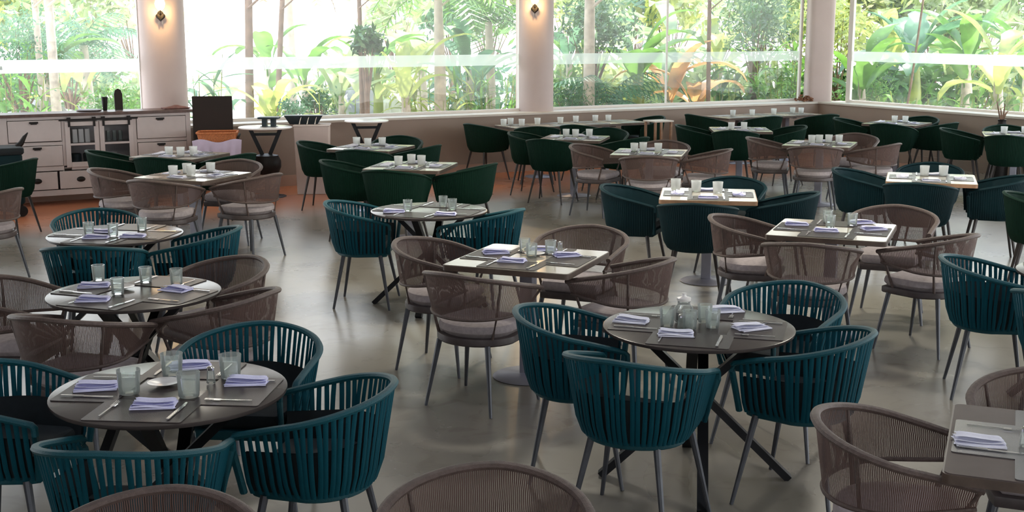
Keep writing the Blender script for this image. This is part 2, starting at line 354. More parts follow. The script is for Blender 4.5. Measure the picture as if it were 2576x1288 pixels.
# sconces on the two round columns
def sconce(s, r, zc, label):
    p = wl(s, .42); dx, dy = -p[0], -p[1]; L = math.hypot(dx, dy); dx, dy = dx / L, dy / L
    t = thing('wall_sconce', label, 'lamp', (p[0] + dx * r, p[1] + dy * r, zc), math.atan2(dy, dx) - PI / 2, None)  # local +y to the room
    pl = MB(); pl.lathe([(.035, 0), (.04, .006), (.04, .014), (.02, .02)], n=20); pl.xf(Matrix.Translation((0, -.012, .02)) @ Matrix.Rotation(-PI / 2, 4, 'X'))
    pl.build('back_plate', M['iron'], t)
    h = MB(); n = 40; fr = []; 
    for k in range(n):
        a = 2 * PI * k / n; x = .058 * math.sin(a) ** 3 * 1.05; z = .052 * (13 * math.cos(a) - 5 * math.cos(2*a) - 2 * math.cos(3*a) - math.cos(4*a)) / 14; fr.append((x, z))
    for y, sc in ((.075, .6), (.06, .95), (.045, 1), (.03, .7)):
        for x, z in fr: h.v.append((x * sc, y, z * sc - .02))
    for i in range(3):
        for j in range(n): h.f.append((i*n + j, i*n + (j+1) % n, (i+1)*n + (j+1) % n, (i+1)*n + j))
    h.f.append(tuple(range(n))[::-1]); h.f.append(tuple(range(3*n, 4*n)))
    h.build('heart_ornament', M['iron'], t)
    ar = MB(); ar.tube([(0, .0, .02), (0, .04, .0), (0, .08, .03), (0, .09, .07)], .008); ar.build('arm', M['iron'], t)
    for sx in (-1, 1):
        d = MB(); d.tube([(sx * .018, .04, -.06), (sx * .022, .04, -.085), (sx * .02, .04, -.115)], [.004, .009, .002], 8); d.build('glass_drop', M['tumb'], t)
    e = bpy.data.materials.get('lamp_glow')
    if not e:
        e = bpy.data.materials.new('lamp_glow'); e.use_nodes = True; b = e.node_tree.nodes['Principled BSDF']; b.inputs['Emission Color'].default_value = (1, .72, .38, 1); b.inputs['Emission Strength'].default_value = 9; b.inputs['Base Color'].default_value = (1, .9, .7, 1)
    sh = MB(); sh.lathe([(.03, .07), (.055, .10), (.065, .15), (.05, .20)], (0, .09, 0), 24); sh.build('lamp_shade', e, t)
    ld = bpy.data.lights.new('sconce_light', 'POINT'); ld.energy = 22; ld.color = (1, .62, .25); ld.shadow_soft_size = .05
    lo = bpy.data.objects.new('sconce_light', ld); C.objects.link(lo); lo.parent = t; lo.location = (0, .16, .1)
    return t
sconce(sA, .30, 2.29, 'dark heart shaped wall sconce glowing on the left round column')
sconce(sB, .29, 2.42, 'dark heart shaped wall sconce glowing on the middle round column')

# ------------------------------------------------------------------ chairs
RR = .31; LARC = PI * RR / 2; LARM = .24; LL = LARC + LARM; ZT = .80
def U(t, off=0.):
    sg = 1 if t >= 0 else -1; d = abs(t) * LL
    if d < LARC:
        a = d / RR; x = RR * math.sin(a); y = -.92 * RR * math.cos(a); nx, ny = math.sin(a) * .92, -math.cos(a); q = math.hypot(nx, ny); nx /= q; ny /= q
    else: x = RR - (d - LARC) * .15; y = d - LARC; nx, ny = .99, .15
    return sg * (x + nx * off), y + ny * off
def zr(t): return ZT - .13 * abs(t) ** 1.5
def tube_rim(mb, r, flat, n=44, down=None, zoff=0, off=0, zf=zr, tmax=1):
    pts = [(*U(tmax * (-1 + 2 * i / n), off), zf(tmax * (-1 + 2 * i / n)) + zoff) for i in range(n + 1)]
    if down is not None:
        for e, sgn in ((0, -1), (-1, 1)):
            x, y, z = pts[e]; xb, yb = U(sgn * tmax, off - .05); ex = [(x * .999, y + .012, z - .012), (x, y + .014, z - .04), (xb, yb, down)]
            pts = (ex[::-1] + pts) if e == 0 else (pts + ex)
    mb.tube(pts, r, 8, flat=flat)
    return mb
def prof(z, zt, zb):
    q = (zt - z) / (zt - zb); return -.062 * q - .02 * max(0, (q - .82) / .18) ** 2
def legs(root, m, xf_, xb_, yf, yb, zt, splay=.05, r=(.017, .0095)):
    for sx in (-1, 1):
        for y, x in ((yf, xf_), (yb, xb_)):
            sy = 1 if y > 0 else -1
            l = MB(); l.tube([(sx * x, y, zt), (sx * (x + splay * .5), y + sy * splay * .5, zt * .5), (sx * (x + splay), y + sy * splay, .0)], [r[0], (r[0] + r[1]) / 2, r[1]], 8)
            l.build('leg', m, root)
def seat_poly(off, yfront):
    pts = [U(-1 + 2 * i / 30, off) for i in range(31)]; pts = [p for p in pts if p[1] <= yfront - .005]
    x = max(p[0] for p in pts if p[1] > 0) if any(p[1] > 0 for p in pts) else .24
    return pts + [(pts[-1][0] - .02, yfront), (pts[0][0] + .02, yfront)]
ZB = .415
def rope_chair(style, mrope, mrim, mleg, label):
    t = thing('rope_armchair', label, 'chair')
    r = MB(); tube_rim(r, .016, (1.0, .85), down=ZB + .02); r.build('top_rim', mrim, t)
    rp = MB(); rnd = random.Random(3)
    if style == 'open':
        n = 47
        for i in range(n):
            tt = -.985 + 1.97 * (i + .5) / n; zt = zr(tt) - .006; t2 = tt + rnd.uniform(-.012, .012); P = []
            for k in range(6):
                q = k / 5; z = zt + (ZB + .012 - zt) * q; tk = tt + (t2 - tt) * math.sin(q * PI * .9); x, y = U(tk * (1 - .0 * q), prof(z, zt, ZB)); P.append((x, y, z))
            nx, ny = U(tt, 1.); x0, y0 = U(tt); nx -= x0; ny -= y0
            # flat rope: wide along the tangent, thin along the normal
            k0 = len(rp.v); tx, ty = -ny, nx
            for p in P:
                for j in range(6):
                    a = 2 * PI * j / 6; ca, sa = math.cos(a) * .0098, math.sin(a) * .0045
                    rp.v.append((p[0] + tx * ca + nx * sa, p[1] + ty * ca + ny * sa, p[2]))
            for a in range(5):
                for j in range(6): b = k0 + a * 6 + j; c2 = k0 + a * 6 + (j + 1) % 6; rp.f.append((b, c2, c2 + 6, b + 6))
    else:
        n = 150
        def fn(side):
            def g(u, v):
                tt = -1 + 2 * u; zt = zr(tt) - .005; z = zt + (ZB - zt) * v; w = .0022 * math.cos(u * n * PI) * side
                return (*U(tt, prof(z, zt, ZB) + side * .006 + w), z)
            return g
        rp.grid(fn(1), n, 6); rp.grid(fn(-1), 60, 6)
    rp.build('rope_back', mrope, t)
    if style == 'open':
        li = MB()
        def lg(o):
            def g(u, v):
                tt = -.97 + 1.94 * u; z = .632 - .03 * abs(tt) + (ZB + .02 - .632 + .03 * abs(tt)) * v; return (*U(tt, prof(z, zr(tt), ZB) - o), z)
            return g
        li.grid(lg(.014), 40, 4); li.grid(lg(.022), 40, 4); li.build('inner_shade_sheet', M['navy'], t)  # dark sheet added so the rope gaps show a shaded inside
    b = MB(); b.prism(seat_poly(-.085, .215), ZB - .012, ZB + .03, .006); b.build('seat_base', mrim, t)
    c = MB(); c.prism(seat_poly(-.095, .20), ZB + .03, ZB + .10, .02); c.build('seat_cushion', M['navy'], t)
    legs(t, mleg, .19, .15, .165, -.125, ZB + .0, .075)
    return t
def cord_chair(label):
    t = thing('woven_armchair', label, 'chair')
    r = MB(); tube_rim(r, .018, (1.0, .8)); r.build('top_rim', M['brim'], t)
    def zlow(tt): return .545 + .05 * abs(tt) ** 2
    wv = MB()
    def g(u, v):
        tt = -.99 + 1.98 * u; zt = zr(tt) - .008; z = zt + (zlow(tt) - zt) * v; return (*U(tt, -.035 * v), z)
    wv.grid(g, 56, 4, uv=lambda u, v: (u * 2 * LL * .99, v * .25))
    wv.build('woven_back', M['brown'], t)
    lr = MB(); tube_rim(lr, .009, (1, 1), off=-.036, zf=zlow, tmax=.99); lr.build('lower_rail', M['brim'], t)
    for tt in (-.985, -.42, .42, .985):
        p = MB(); x, y = U(tt, .002); x2, y2 = U(tt * .97, -.045); x3, y3 = U(tt * .9, -.075)
        p.tube([(x, y, zr(tt) - .01), (x2, y2, zlow(tt)), (x3, min(y3, .19), .425)], [.0075, .0075, .010], 8); p.build('back_post', M['brim'], t)
    f = MB(); f.prism(seat_poly(-.065, .235), .385, .43, .008); f.build('seat_frame', M['bframe'], t)
    c = MB(); c.prism(seat_poly(-.075, .225), .43, .505, .028); c.build('seat_cushion', M['cush'], t)
    legs(t, M['legs'], .20, .165, .18, -.15, .39, .06)
    return t
CH = {
 'T1': [('F', -1.301, 4.024, 87), ('R', -0.736, 4.537, 172), ('B', -1.155, 5.236, 265), ('L', -2.018, 4.72, 355)],
 'T2': [('F', -2.122, 5.861, 73), ('R', -1.509, 6.252, 160), ('B', -1.71, 6.961, 226), ('L', -2.715, 6.499, 357)],
 'T3': [('F', -2.687, 7.777, 91), ('R', -2.135, 8.25, 179), ('B', -3.022, 8.87, 294)],
 'T4': [('L', -1.166, 9.501, 357), ('R', -0.389, 9.198, 136)],
 'T5': [('L', 0.301, 5.771, 355), ('F', 0.534, 5.096, 61), ('R', 1.333, 5.426, 149), ('B', 1.393, 6.195, 235)],
 'T6': [('L', -0.458, 7.695, 339), ('F', -0.171, 6.903, 57), ('R', 0.603, 7.228, 147), ('B', 0.457, 8.073, 247)],
 'T7': [('L', 1.836, 8.661, 341), ('F', 1.944, 7.866, 68), ('R', 2.769, 8.131, 135), ('B', 2.833, 9.048, 247)],
 'T8': [('L', 1.088, 10.451, 339), ('F', 1.47, 9.658, 76), ('R', 2.183, 10.153, 160), ('B', 1.941, 10.884, 253)],
 'T9': [('L', 3.449, 11.676, 333), ('F', 3.641, 10.921, 65), ('R', 4.454, 11.301, 164), ('B', 4.119, 12.097, 245)],
 'T10': [('L', -1.634, 12.58, 5), ('F', -1.143, 11.922, 71), ('R', -0.473, 12.36, 158)],
 'T11': [('L', -2.236, 14.672, 352), ('R', -1.157, 14.335, 157), ('B', -1.416, 15.19, 268), ('F', -1.676, 13.897, 75)],
 'T12': [('L', -3.674, 11.826, 7), ('F', -3.177, 11.14, 70), ('R', -2.459, 11.479, 151), ('B', -2.839, 12.369, 260)],
 'T13': [('L', -4.292, 13.697, 16), ('F', -3.71, 13.105, 77), ('R', -3.095, 13.383, 147)],
 'T14': [('L', 1.03, 14.164, 330), ('F', 1.475, 13.248, 84), ('R', 2.173, 13.8, 164), ('B', 1.786, 14.568, 256)],
 'T15': [('L', 3.286, 15.157, 345), ('F', 3.536, 14.353, 76), ('R', 4.267, 14.634, 136), ('B', 4.309, 15.588, 248)],
 'T16': [('L', 0.269, 15.982, 341), ('F', 0.486, 15.218, 65), ('R', 1.409, 15.448, 137), ('B', 1.238, 16.457, 258)],
 'T19': [('L', 2.626, 17.187, 348), ('F', 2.989, 16.499, 74), ('R', 3.709, 17.076, 187)],
 'T20': [('L', 5.287, 18.486, 335), ('B', 6.087, 18.693, 222), ('F', 5.438, 17.653, 49), ('R', 6.128, 17.855, 133)],
 'T21': [('L', 6.051, 16.576, 334), ('F', 6.388, 15.773, 58), ('B', 6.802, 16.958, 257)],
 'T17a': [('L', -0.389, 17.578, 39), ('F', 0.351, 17.308, 89)],
 'T17b': [('F', 1.174, 17.827, 63), ('R', 1.73, 18.736, 205)],
 'T18a': [('L', 3.026, 19.487, 26), ('F', 3.877, 19.158, 116)],
 'T18b': [('F', 4.87, 19.614, 115)],
 'T25': [('L', 2.813, 7.092, 346), ('F', 2.99, 6.39, 59)],
 'T22': [('L', 1.349, 4.075, 348), ('B', 2.059, 4.472, 248)],
}
CH['T4'] = [('L', -1.166, 9.501, 357), ('R', -.22, 9.2, 152)]
TD = {  # key: (x, y, rotation, shape, chair style, words, (w, d))
 'T1': (-1.33, 4.62, -5, 'r', 'teal', 'front left round table'),
 'T2': (-2.01, 6.42, -20, 'r', 'brown', 'left round table with brown chairs'),
 'T3': (-2.71, 8.31, -10, 'r', 'teal', 'rearmost round table on the left'),
 'T4': (-.64, 9.42, -20, 'r', 'teal', 'small round table in mid centre'),
 'T5': (.88, 5.66, -16, 'r', 'teal', 'front right round table'),
 'T6': (.10, 7.42, -22, 's', 'brown', 'central square table with brown chairs'),
 'T7': (2.24, 8.50, -22, 's', 'brown', 'brown chaired square table mid right'),
 'T8': (1.66, 10.35, -9, 'w', 'bteal', 'wood edged square table right of centre'),
 'T9': (3.93, 11.5, -18, 'w', 'bteal', 'wood edged square table far right'),
 'T10': (-1.03, 12.55, -11, 's', 'green', 'green chaired square table left of centre'),
 'T11': (-1.66, 14.55, -18, 's', 'green', 'square table beside the cream plinth'),
 'T12': (-3.05, 11.75, -22, 's', 'brown', 'brown chaired square table near the cabinet'),
 'T13': (-3.68, 13.65, -18, 's', 'green', 'green chaired table just before the cabinet'),
 'T14': (1.56, 13.95, -13, 's', 'brown', 'brown chaired square table at back centre'),
 'T15': (3.75, 15.0, -22, 's', 'brown', 'brown chaired square table at back right'),
 'T16': (.80, 15.82, -14, 's', 'green', 'square table before the long window table'),
 'T19': (3.17, 17.15, -4, 's', 'green', 'square table before the corner table'),
 'T20': (5.70, 18.3, -36, 's', 'green', 'square table under the right window'),
 'T21': (6.65, 16.3, -18, 's', 'green', 'square table at the right rear edge'),
 'T17': (.90, 18.18, 29.2, 'l', 'green', 'long table along the window wall'),
 'T18': (4.05, 19.98, 29.2, 'l', 'green', 'long table in the window corner'),
 'T22': (1.88, 3.93, -22, 's', 'brown', 'square table in the bottom right corner'),
 'T25': (3.38, 6.95, -20, 'r', 'teal', 'table cut by the right edge'),
}
CH['T17'] = CH.pop('T17a') + [('F2',) + CH['T17b'][0][1:]] + CH['T17b'][1:]; del CH['T17b']
CH['T18'] = CH.pop('T18a') + [('F2',) + CH['T18b'][0][1:]]; del CH['T18b']
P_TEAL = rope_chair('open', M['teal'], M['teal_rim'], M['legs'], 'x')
P_BT = rope_chair('tight', M['bteal'], M['bteal'], M['legd'], 'x')
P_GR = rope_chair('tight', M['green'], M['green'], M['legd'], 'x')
P_BR = cord_chair('x')
PRO = {'teal': P_TEAL, 'bteal': P_BT, 'green': P_GR, 'brown': P_BR}
used = set()
WORDS = {'teal': 'teal rope armchair', 'bteal': 'dark teal armchair', 'green': 'dark green armchair', 'brown': 'brown woven armchair'}
SIDE = {'F': 'near side of the', 'R': 'right side of the', 'B': 'far side of the', 'L': 'left side of the', 'F2': 'near right side of the'}
def put_chair(st, x, y, yaw, label, group):
    p = PRO[st]; rz = math.radians(yaw - 90)
    if st not in used:
        used.add(st); p.location = (x, y, 0); p.rotation_euler = (0, 0, rz); p['label'] = label; p['group'] = group; return p
    return dup(p, (x, y, 0), rz, label, group)
GRP = {'teal': 'teal rope armchairs', 'bteal': 'dark teal armchairs', 'green': 'dark green armchairs', 'brown': 'brown woven armchairs'}
def clear_of_table(x, y, yaw, tb):
    x0, y0, rot, shp = tb[:4]; c, s_ = math.cos(math.radians(rot)), math.sin(math.radians(rot)); a = math.radians(yaw)
    hw = {'r': .47, 'l': 1.17 if x0 < 3 else 1.0}.get(shp, .42); hd = .35 if shp == 'l' else hw
    if (x0, y0) == TD['T22'][:2]: hw = .37
    for step in range(40):
        hit = False
        for i in range(41):
            t = -1 + i / 20
            if zr(t) + .02 < .712: continue
            lx, ly = U(t, .02); X = x + lx * math.sin(a) + ly * math.cos(a) - x0; Y = y - lx * math.cos(a) + ly * math.sin(a) - y0
            p, q = X * c + Y * s_, -X * s_ + Y * c
            if (math.hypot(p, q) < hw) if shp == 'r' else (abs(p) < hw and abs(q) < hd): hit = True; break
        if not hit: break
        x -= .01 * math.cos(a); y -= .01 * math.sin(a)
    return x, y
for k, lst in CH.items():
    x0, y0, rot, shp, st, wd = TD[k]
    for sl, x, y, yaw in lst:
        x, y = clear_of_table(x, y, yaw, TD[k])
        s2 = 'teal' if k == 'T4' else st
        put_chair(s2, x, y, yaw, '%s on the %s %s' % (WORDS[s2], SIDE[sl], wd), GRP[s2])
put_chair('brown', -.08, 3.36, 262, 'brown woven armchair whose rim rises at the bottom centre edge', GRP['brown'])
put_chair('brown', -1.0, 3.16, 268, 'brown woven armchair rim barely showing at the bottom left edge', GRP['brown'])
put_chair('brown', -4.46, 10.35, 165, 'brown woven armchair cut off by the left edge', GRP['brown'])
put_chair('green', -5.24, 12.75, 172, 'green-tinted dark armchair at the left edge beside the trolley', GRP['green'])
put_chair('green', 4.33, 10.0, 340, 'green-tinted dark armchair cut by the right edge above the teal chair', GRP['green'])

# ------------------------------------------------------------------ tables
def bar(mb, a, b, wd, th):
    a, b = Vector(a), Vector(b); t = (b - a).normalized(); u = t.cross(Vector((0, 0, 1))).normalized(); n = u.cross(t)
    k = len(mb.v)
    for p in (a, b):
        for i, j in ((-1, -1), (1, -1), (1, 1), (-1, 1)): mb.v.append(tuple(p + u * i * th / 2 + n * j * wd / 2))
    mb.f += [(k, k+1, k+2, k+3), (k+7, k+6, k+5, k+4)] + [(k+i, k+4+i, k+4+(i+1) % 4, k+(i+1) % 4) for i in range(4)]
def rpoly(w, d, r, n=5):
    P = []
    for cx, cy, a0 in ((w/2-r, d/2-r, 0), (-w/2+r, d/2-r, 90), (-w/2+r, -d/2+r, 180), (w/2-r, -d/2+r, 270)):
        for i in range(n + 1): a = math.radians(a0 + 90 * i / n); P.append((cx + r * math.cos(a), cy + r * math.sin(a)))
    return P
def round_table(label, loc, rz):
    t = thing('round_table', label, 'table', loc, rz, 'round tables')
    m = MB(); m.lathe([(.42, .728), (.446, .734), (.45, .742), (.449, .749), (.445, .75)], n=64); m.build('table_top', M['top_r'], t)
    for k in range(4):
        a = k * PI / 2 + .15; ca, sa = math.cos(a), math.sin(a); o = .03; ox, oy = -sa * o, ca * o
        l = MB(); bar(l, (ca * .45 + ox, sa * .45 + oy, 0.004), (-ca * .30 + ox, -sa * .30 + oy, .728), .035, .05); l.build('leg', M['black'], t)
    h = MB(); h.lathe([(.05, .38), (.055, .39), (.055, .45), (.05, .46)], n=20); h.build('hub', M['black'], t)
    h = MB(); h.lathe([(.30, .716), (.31, .728)], n=32); h.build('under_plate', M['black'], t)
    return t
def square_table(label, loc, rz, shp):
    w_, d_ = (2.3, .66) if shp == 'l' else (.80, .80)
    t = thing('long_table' if shp == 'l' else 'square_table', label, 'table', loc, rz, 'long tables' if shp == 'l' else 'square tables')
    e = M['edge'] if shp == 'w' else M['edged']; th = .035
    if shp == 'l': w_ = {0: 2.3, 1: 1.95}[1 if loc[0] > 3 else 0]
    m = MB(); m.prism(rpoly(w_, d_, .03), .75 - th, .747); m.build('table_edge', e, t)
    m = MB(); m.prism(rpoly(w_ - .012, d_ - .012, .026), .747, .75); m.build('table_top', M['top_t'] if 'corner' in label and 'bottom' in label else M['top_w'], t)
    for cx in ((-w_ / 4, w_ / 4) if shp == 'l' else (0,)):
        m = MB(); m.box((cx, 0, .37), (.085, .085, .69)); m.build('column', M['col'], t, smooth=False, bevel=.006)
        m = MB(); m.lathe([(.215, 0), (.22, .004), (.205, .012), (.06, .022), (.05, .03)], (cx, 0, 0), 40); m.build('foot_plate', M['col'], t)
        m = MB(); m.box((cx, 0, .705), (.45, .06, .02)); m.box((cx, 0, .705), (.06, .45, .02)); m.build('support_bracket', M['black'], t, smooth=False)
    return t
# place settings -----------------------------------------------------
def mk_tumbler(h=.088, r=.036):
    m = MB(); m.lathe([(r * .82, 0), (r * .86, .002), (r, h), (r * .93, h), (r * .82, .012), (.001, .011)], n=20, cap=False); k = len(m.v)
    m.v.append((0, 0, 0)); [m.f.append((k, (j + 1) % 20, j)) for j in range(20)]; return m
tum_bm = mk_tumbler(); PT = {}
def item(key, maker, name, m, loc, rz, label, cat, group, tilt=0):
    if key not in PT:
        o = maker().build(name, m); PT[key] = o
    else:
        o = PT[key].copy(); C.objects.link(o)
    o.location = loc; o.rotation_euler = (tilt, 0, rz); tag(o, label, cat, group); return o
def mk_mat(): return MB().prism(rpoly(.37, .255, .012, 3), 0, .003)
def mk_mat_far(): return MB().prism(rpoly(.34, .24, .012, 3), 0, .003)
def mk_nap(seed):
    def f():
        rnd = random.Random(seed); m = MB(); w_, d_ = .165, .105
        for lay in range(3):
            h0 = .004 + lay * .006; sx = w_ * (1 - .05 * lay); sy = d_ * (1 - .16 * lay); oy = .012 * lay; ph = rnd.uniform(0, 3); k0 = len(m.v)
            def g(u, v): 
                x = (u - .5) * sx; y = (v - .5) * sy + oy; z = h0 + .004 * math.sin(u * 4 + ph) + (.006 * math.exp(-((v) / .12) ** 2)) * 1 + .002 * math.sin(v * 7 + ph)
                if u < .02 or u > .98 or v < .02 or v > .98: z -= .004
                return (x + .004 * math.sin(v * 9 + ph), y, z)
            m.grid(g, 12, 10)
        # closed sides
        k = len(m.v)
        m.box((0, 0, .003), (w_ * .97, d_ * .96, .006))
        return m
    return f
def mk_fork():
    m = MB(); m.box((0, -.03, .003), (.007, .12, .002)); m.box((0, .045, .003), (.02, .03, .002), taper=.9)
    for i in (-1, 0, 1): m.box((i * .007, .075, .004), (.0035, .035, .002))
    return m
def mk_knife():
    m = MB(); m.box((0, -.06, .004), (.012, .09, .004)); m.prism([(-.007, -.015), (.007, -.015), (.008, .06), (.003, .10), (-.006, .10)][::1], .002, .004); return m
def mk_spoon():
    m = MB(); m.box((0, -.04, .003), (.006, .11, .002)); k = len(m.v); m.lathe([(.001, .001), (.014, .003), (.017, .007)], n=12); m.xf(Matrix.Translation((0, .035, 0)) @ Matrix.Diagonal((1, 1.4, 1, 1)), k); return m
def mk_saucer(): return MB().lathe([(.03, 0), (.035, .002), (.062, .010), (.064, .012), (.058, .011), (.03, .004)], n=28)
def mk_jar():
    return MB().lathe([(.040, 0), (.044, .004), (.044, .07), (.03, .085), (.03, .10)], n=24)
TXT = {}
ORD = {1: ['only'], 2: ['left', 'right'], 3: ['leftmost', 'middle', 'rightmost'], 4: ['leftmost', 'second', 'third', 'rightmost'], 5: ['leftmost', 'second', 'third', 'fourth', 'rightmost'],
       6: ['leftmost', 'second', 'third', 'fourth', 'fifth', 'rightmost'], 8: ['leftmost', 'second', 'third', 'fourth', 'fifth', 'sixth', 'seventh', 'rightmost']}
NAP = {'T5': [(.57, 5.74, -20), (.75, 5.48, -8), (1.06, 5.96, 12), (1.12, 5.60, 25)], 'T1': [(-1.62, 4.63, 12), (-1.33, 4.40, 5), (-1.33, 4.93, 20), (-1.05, 4.70, 5)],
       'T2': [(-2.27, 6.55, 10), (-2.16, 6.20, 5), (-1.80, 6.45, -25)], 'T3': [(-2.84, 8.36, 0), (-2.78, 8.12, 5), (-2.55, 8.17, 0)],
       'T6': [(-.10, 7.56, 10), (0.0, 7.28, -15), (.34, 7.46, 15), (.20, 7.66, 0)], 'T7': [(2.03, 8.68, -10), (2.17, 8.40, -10), (2.52, 8.47, 10), (2.52, 8.76, 10)], 'T4': [(-.90, 9.30, 5), (-.5, 9.16, -5)],
       'T22': [(1.58, 3.98, -12)]}
GLS = {'T5': [(.73, 5.65), (.83, 5.60), (.94, 5.62), (.92, 5.73)], 'T1': [(-1.47, 4.56), (-1.37, 4.80), (-1.23, 4.52), (-1.13, 4.78)], 'T2': [(-2.30, 6.72), (-2.08, 6.36), (-2.02, 6.66), (-1.84, 6.62)],
       'T3': [(-2.87, 8.25), (-2.69, 8.20), (-2.57, 8.45)], 'T6': [(.08, 7.60), (.24, 7.53), (.12, 7.42)], 'T7': [(2.24, 8.57), (2.42, 8.66), (2.28, 8.80)], 'T4': [(-.80, 9.36), (-.54, 9.58), (-.46, 9.42)],
       'T8': [(1.42, 10.62), (1.58, 10.50), (1.75, 10.41)], 'T9': [(3.92, 11.66), (4.10, 11.66)], 'T10': [(-1.16, 12.55), (-1.04, 12.72), (-.93, 12.62)],
       'T11': [(-1.86, 14.75), (-1.71, 14.62), (-1.55, 14.72)], 'T12': [(-3.22, 11.66), (-3.14, 11.86), (-3.06, 11.70), (-2.93, 11.94)], 'T13': [(-3.78, 13.56), (-3.64, 13.52), (-3.52, 13.60)],
       'T14': [(1.39, 14.0), (1.50, 14.08), (1.66, 13.98)], 'T15': [(3.66, 15.05), (3.76, 15.08), (3.88, 15.1), (4.0, 15.08)], 'T16': [(.70, 15.96), (.82, 15.92), (1.0, 15.96)],
       'T17': [(-.12, 17.72), (-.02, 17.92), (.14, 17.76), (.37, 17.96), (.71, 18.14), (.95, 18.40), (1.25, 18.56), (1.45, 18.60)], 'T18': [(3.52, 19.72), (3.85, 19.84), (4.25, 20.10), (4.62, 20.38), (4.74, 20.30)],
       'T19': [(3.04, 17.12), (3.22, 17.14)], 'T20': [(5.70, 18.42), (5.84, 18.36)], 'T21': [(6.53, 16.38), (6.82, 16.42)], 'T22': []}
for k, (x0, y0, rot, shp, st, wd) in TD.items():
    rz = math.radians(rot); near = y0 < 11; Z = .7505
    lab = {'r': 'glossy taupe %s', 's': 'dark edged %s', 'w': '%s', 'l': 'pale topped %s'}[shp] % wd
    if shp == 'r': round_table(lab + ' on crossed black legs' if k != 'T25' else lab, (x0, y0, 0), rz)
    else: square_table(lab + ' set with glasses', (x0, y0, 0), rz, shp)
    # placemats
    slots = [(-90, 'near'), (0, 'right'), (90, 'far'), (180, 'left')]
    if shp == 'l':
        W_ = 2.3 if k == 'T17' else 1.95; n = 4 if k == 'T17' else 3; spots = []
        for i in range(n):
            for sy, nm in ((-1, 'near'), (1, 'far')):
                lx = -W_ / 2 + W_ * (i + .5) / n; ly = sy * .185; spots.append((lx, ly, 0 if sy < 0 else PI, '%s %s' % (ORD[n][i], nm)))
    else:
        rr = .275 if shp == 'r' else .255
        spots = [(rr * math.cos(math.radians(a)), rr * math.sin(math.radians(a)), math.radians(a + 90), nm) for a, nm in slots]
    for lx, ly, la, nm in spots:
        X = x0 + lx * math.cos(rz) - ly * math.sin(rz); Y = y0 + lx * math.sin(rz) + ly * math.cos(rz)
        if shp in 'rs' and k != 'T22': item('mat', mk_mat, 'placemat', M['mat'], (X, Y, Z), rz + la, 'dark placemat at the %s side of the %s' % (nm, wd), 'placemat', 'dark placemats')
        elif k == 'T22' : item('matg2', mk_mat, 'placemat', M['matg'], (X, Y, Z), rz + la, 'grey placemat at the %s side of the %s' % (nm, wd), 'placemat', 'grey placemats')
        else: item('matg', mk_mat_far, 'placemat', M['matg'], (X, Y, Z), rz + la, 'grey placemat, %s one on the %s' % (nm, wd), 'placemat', 'grey placemats')
        ca, sa = math.cos(rz + la), math.sin(rz + la)
        if shp != 'l':
            for key, mk, nm2, ox in (('fork', mk_fork, 'fork', -.13), ('knife', mk_knife, 'knife', .13)):
                item(key, mk, nm2, M['steel'], (X + ca * ox, Y + sa * ox, Z + .0035), rz + la, 'steel %s on the %s placemat of the %s' % (nm2, nm, wd), nm2, 'steel %ss' % nm2)
    # napkins
    if k in NAP: nl = [(x, y, math.radians(a)) for x, y, a in NAP[k]]
    elif shp == 'l' : nl = []
    else:
        nl = []
        for a, nm in slots[:4]:
            q = math.radians(a) + rz; nl.append((x0 + .26 * math.cos(q), y0 + .26 * math.sin(q), q + PI / 2))
    nl.sort(key=lambda q: q[0] / q[1])
    for i, (x, y, a) in enumerate(nl):
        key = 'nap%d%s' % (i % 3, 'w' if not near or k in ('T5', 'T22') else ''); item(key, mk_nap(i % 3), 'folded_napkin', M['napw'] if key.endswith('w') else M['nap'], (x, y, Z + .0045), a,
            '%s folded %s napkin on the %s' % (ORD[len(nl)][i], 'lilac-tinted white' if key.endswith('w') else 'lavender-tinted', wd), 'napkin', 'folded napkins')
    gl = sorted(GLS.get(k, [(x0, y0 + .1)]), key=lambda q: q[0] / q[1])
    for i, (x, y) in enumerate(gl):
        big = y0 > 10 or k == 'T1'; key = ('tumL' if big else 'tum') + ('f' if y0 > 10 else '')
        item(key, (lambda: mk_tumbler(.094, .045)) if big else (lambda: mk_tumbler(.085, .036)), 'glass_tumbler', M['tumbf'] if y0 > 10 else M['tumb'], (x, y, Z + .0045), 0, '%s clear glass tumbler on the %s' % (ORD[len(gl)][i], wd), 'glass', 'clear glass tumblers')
def jar(x, y, z, label):
    t = thing('glass_jar', label, 'jar', (x, y, z), 0, 'glass jars')
    mk_jar().build('jar_body', M['tumb'], t)
    MB().lathe([(.032, .1005), (.034, .103), (.034, .115), (.012, .122), (.008, .13), (.011, .138)], n=24).build('jar_lid', M['plate'], t)
    MB().lathe([(.034, .006), (.036, .008), (.036, .045), (.034, .046)], n=24).build('jar_contents', M['bframe'], t)
jar(.82, 5.74, .755, 'lidded glass jar at the middle of the front right round table')
for x, y, k in ((-1.37, 4.68, 'T1'), (.14, 7.50, 'T6'), (-2.1, 6.50, 'T2')):
    item('sauc', mk_saucer, 'saucer', M['plate'], (x, y, .755), 0, 'small saucer among the glasses on the %s' % TD[k][5], 'saucer', 'small saucers')
def shaker(x, y, label):
    t = thing('salt_shaker', label, 'shaker', (x, y, .755), 0, 'salt shakers')
    MB().lathe([(.016, 0), (.018, .003), (.014, .05), (.015, .052)], n=16).build('shaker_body', M['tumb'], t)
    MB().lathe([(.015, .0525), (.0155, .062), (.008, .068)], n=16).build('shaker_cap', M['steel'], t)
shaker(.79, 5.60, 'small salt shaker on the front right round table')
shaker(-1.19, 4.70, 'small salt shaker on the front left round table')
shaker(.30, 7.58, 'small salt shaker on the central square table')
shaker(1.72, 3.95, 'glass salt shaker on the bottom right corner table')

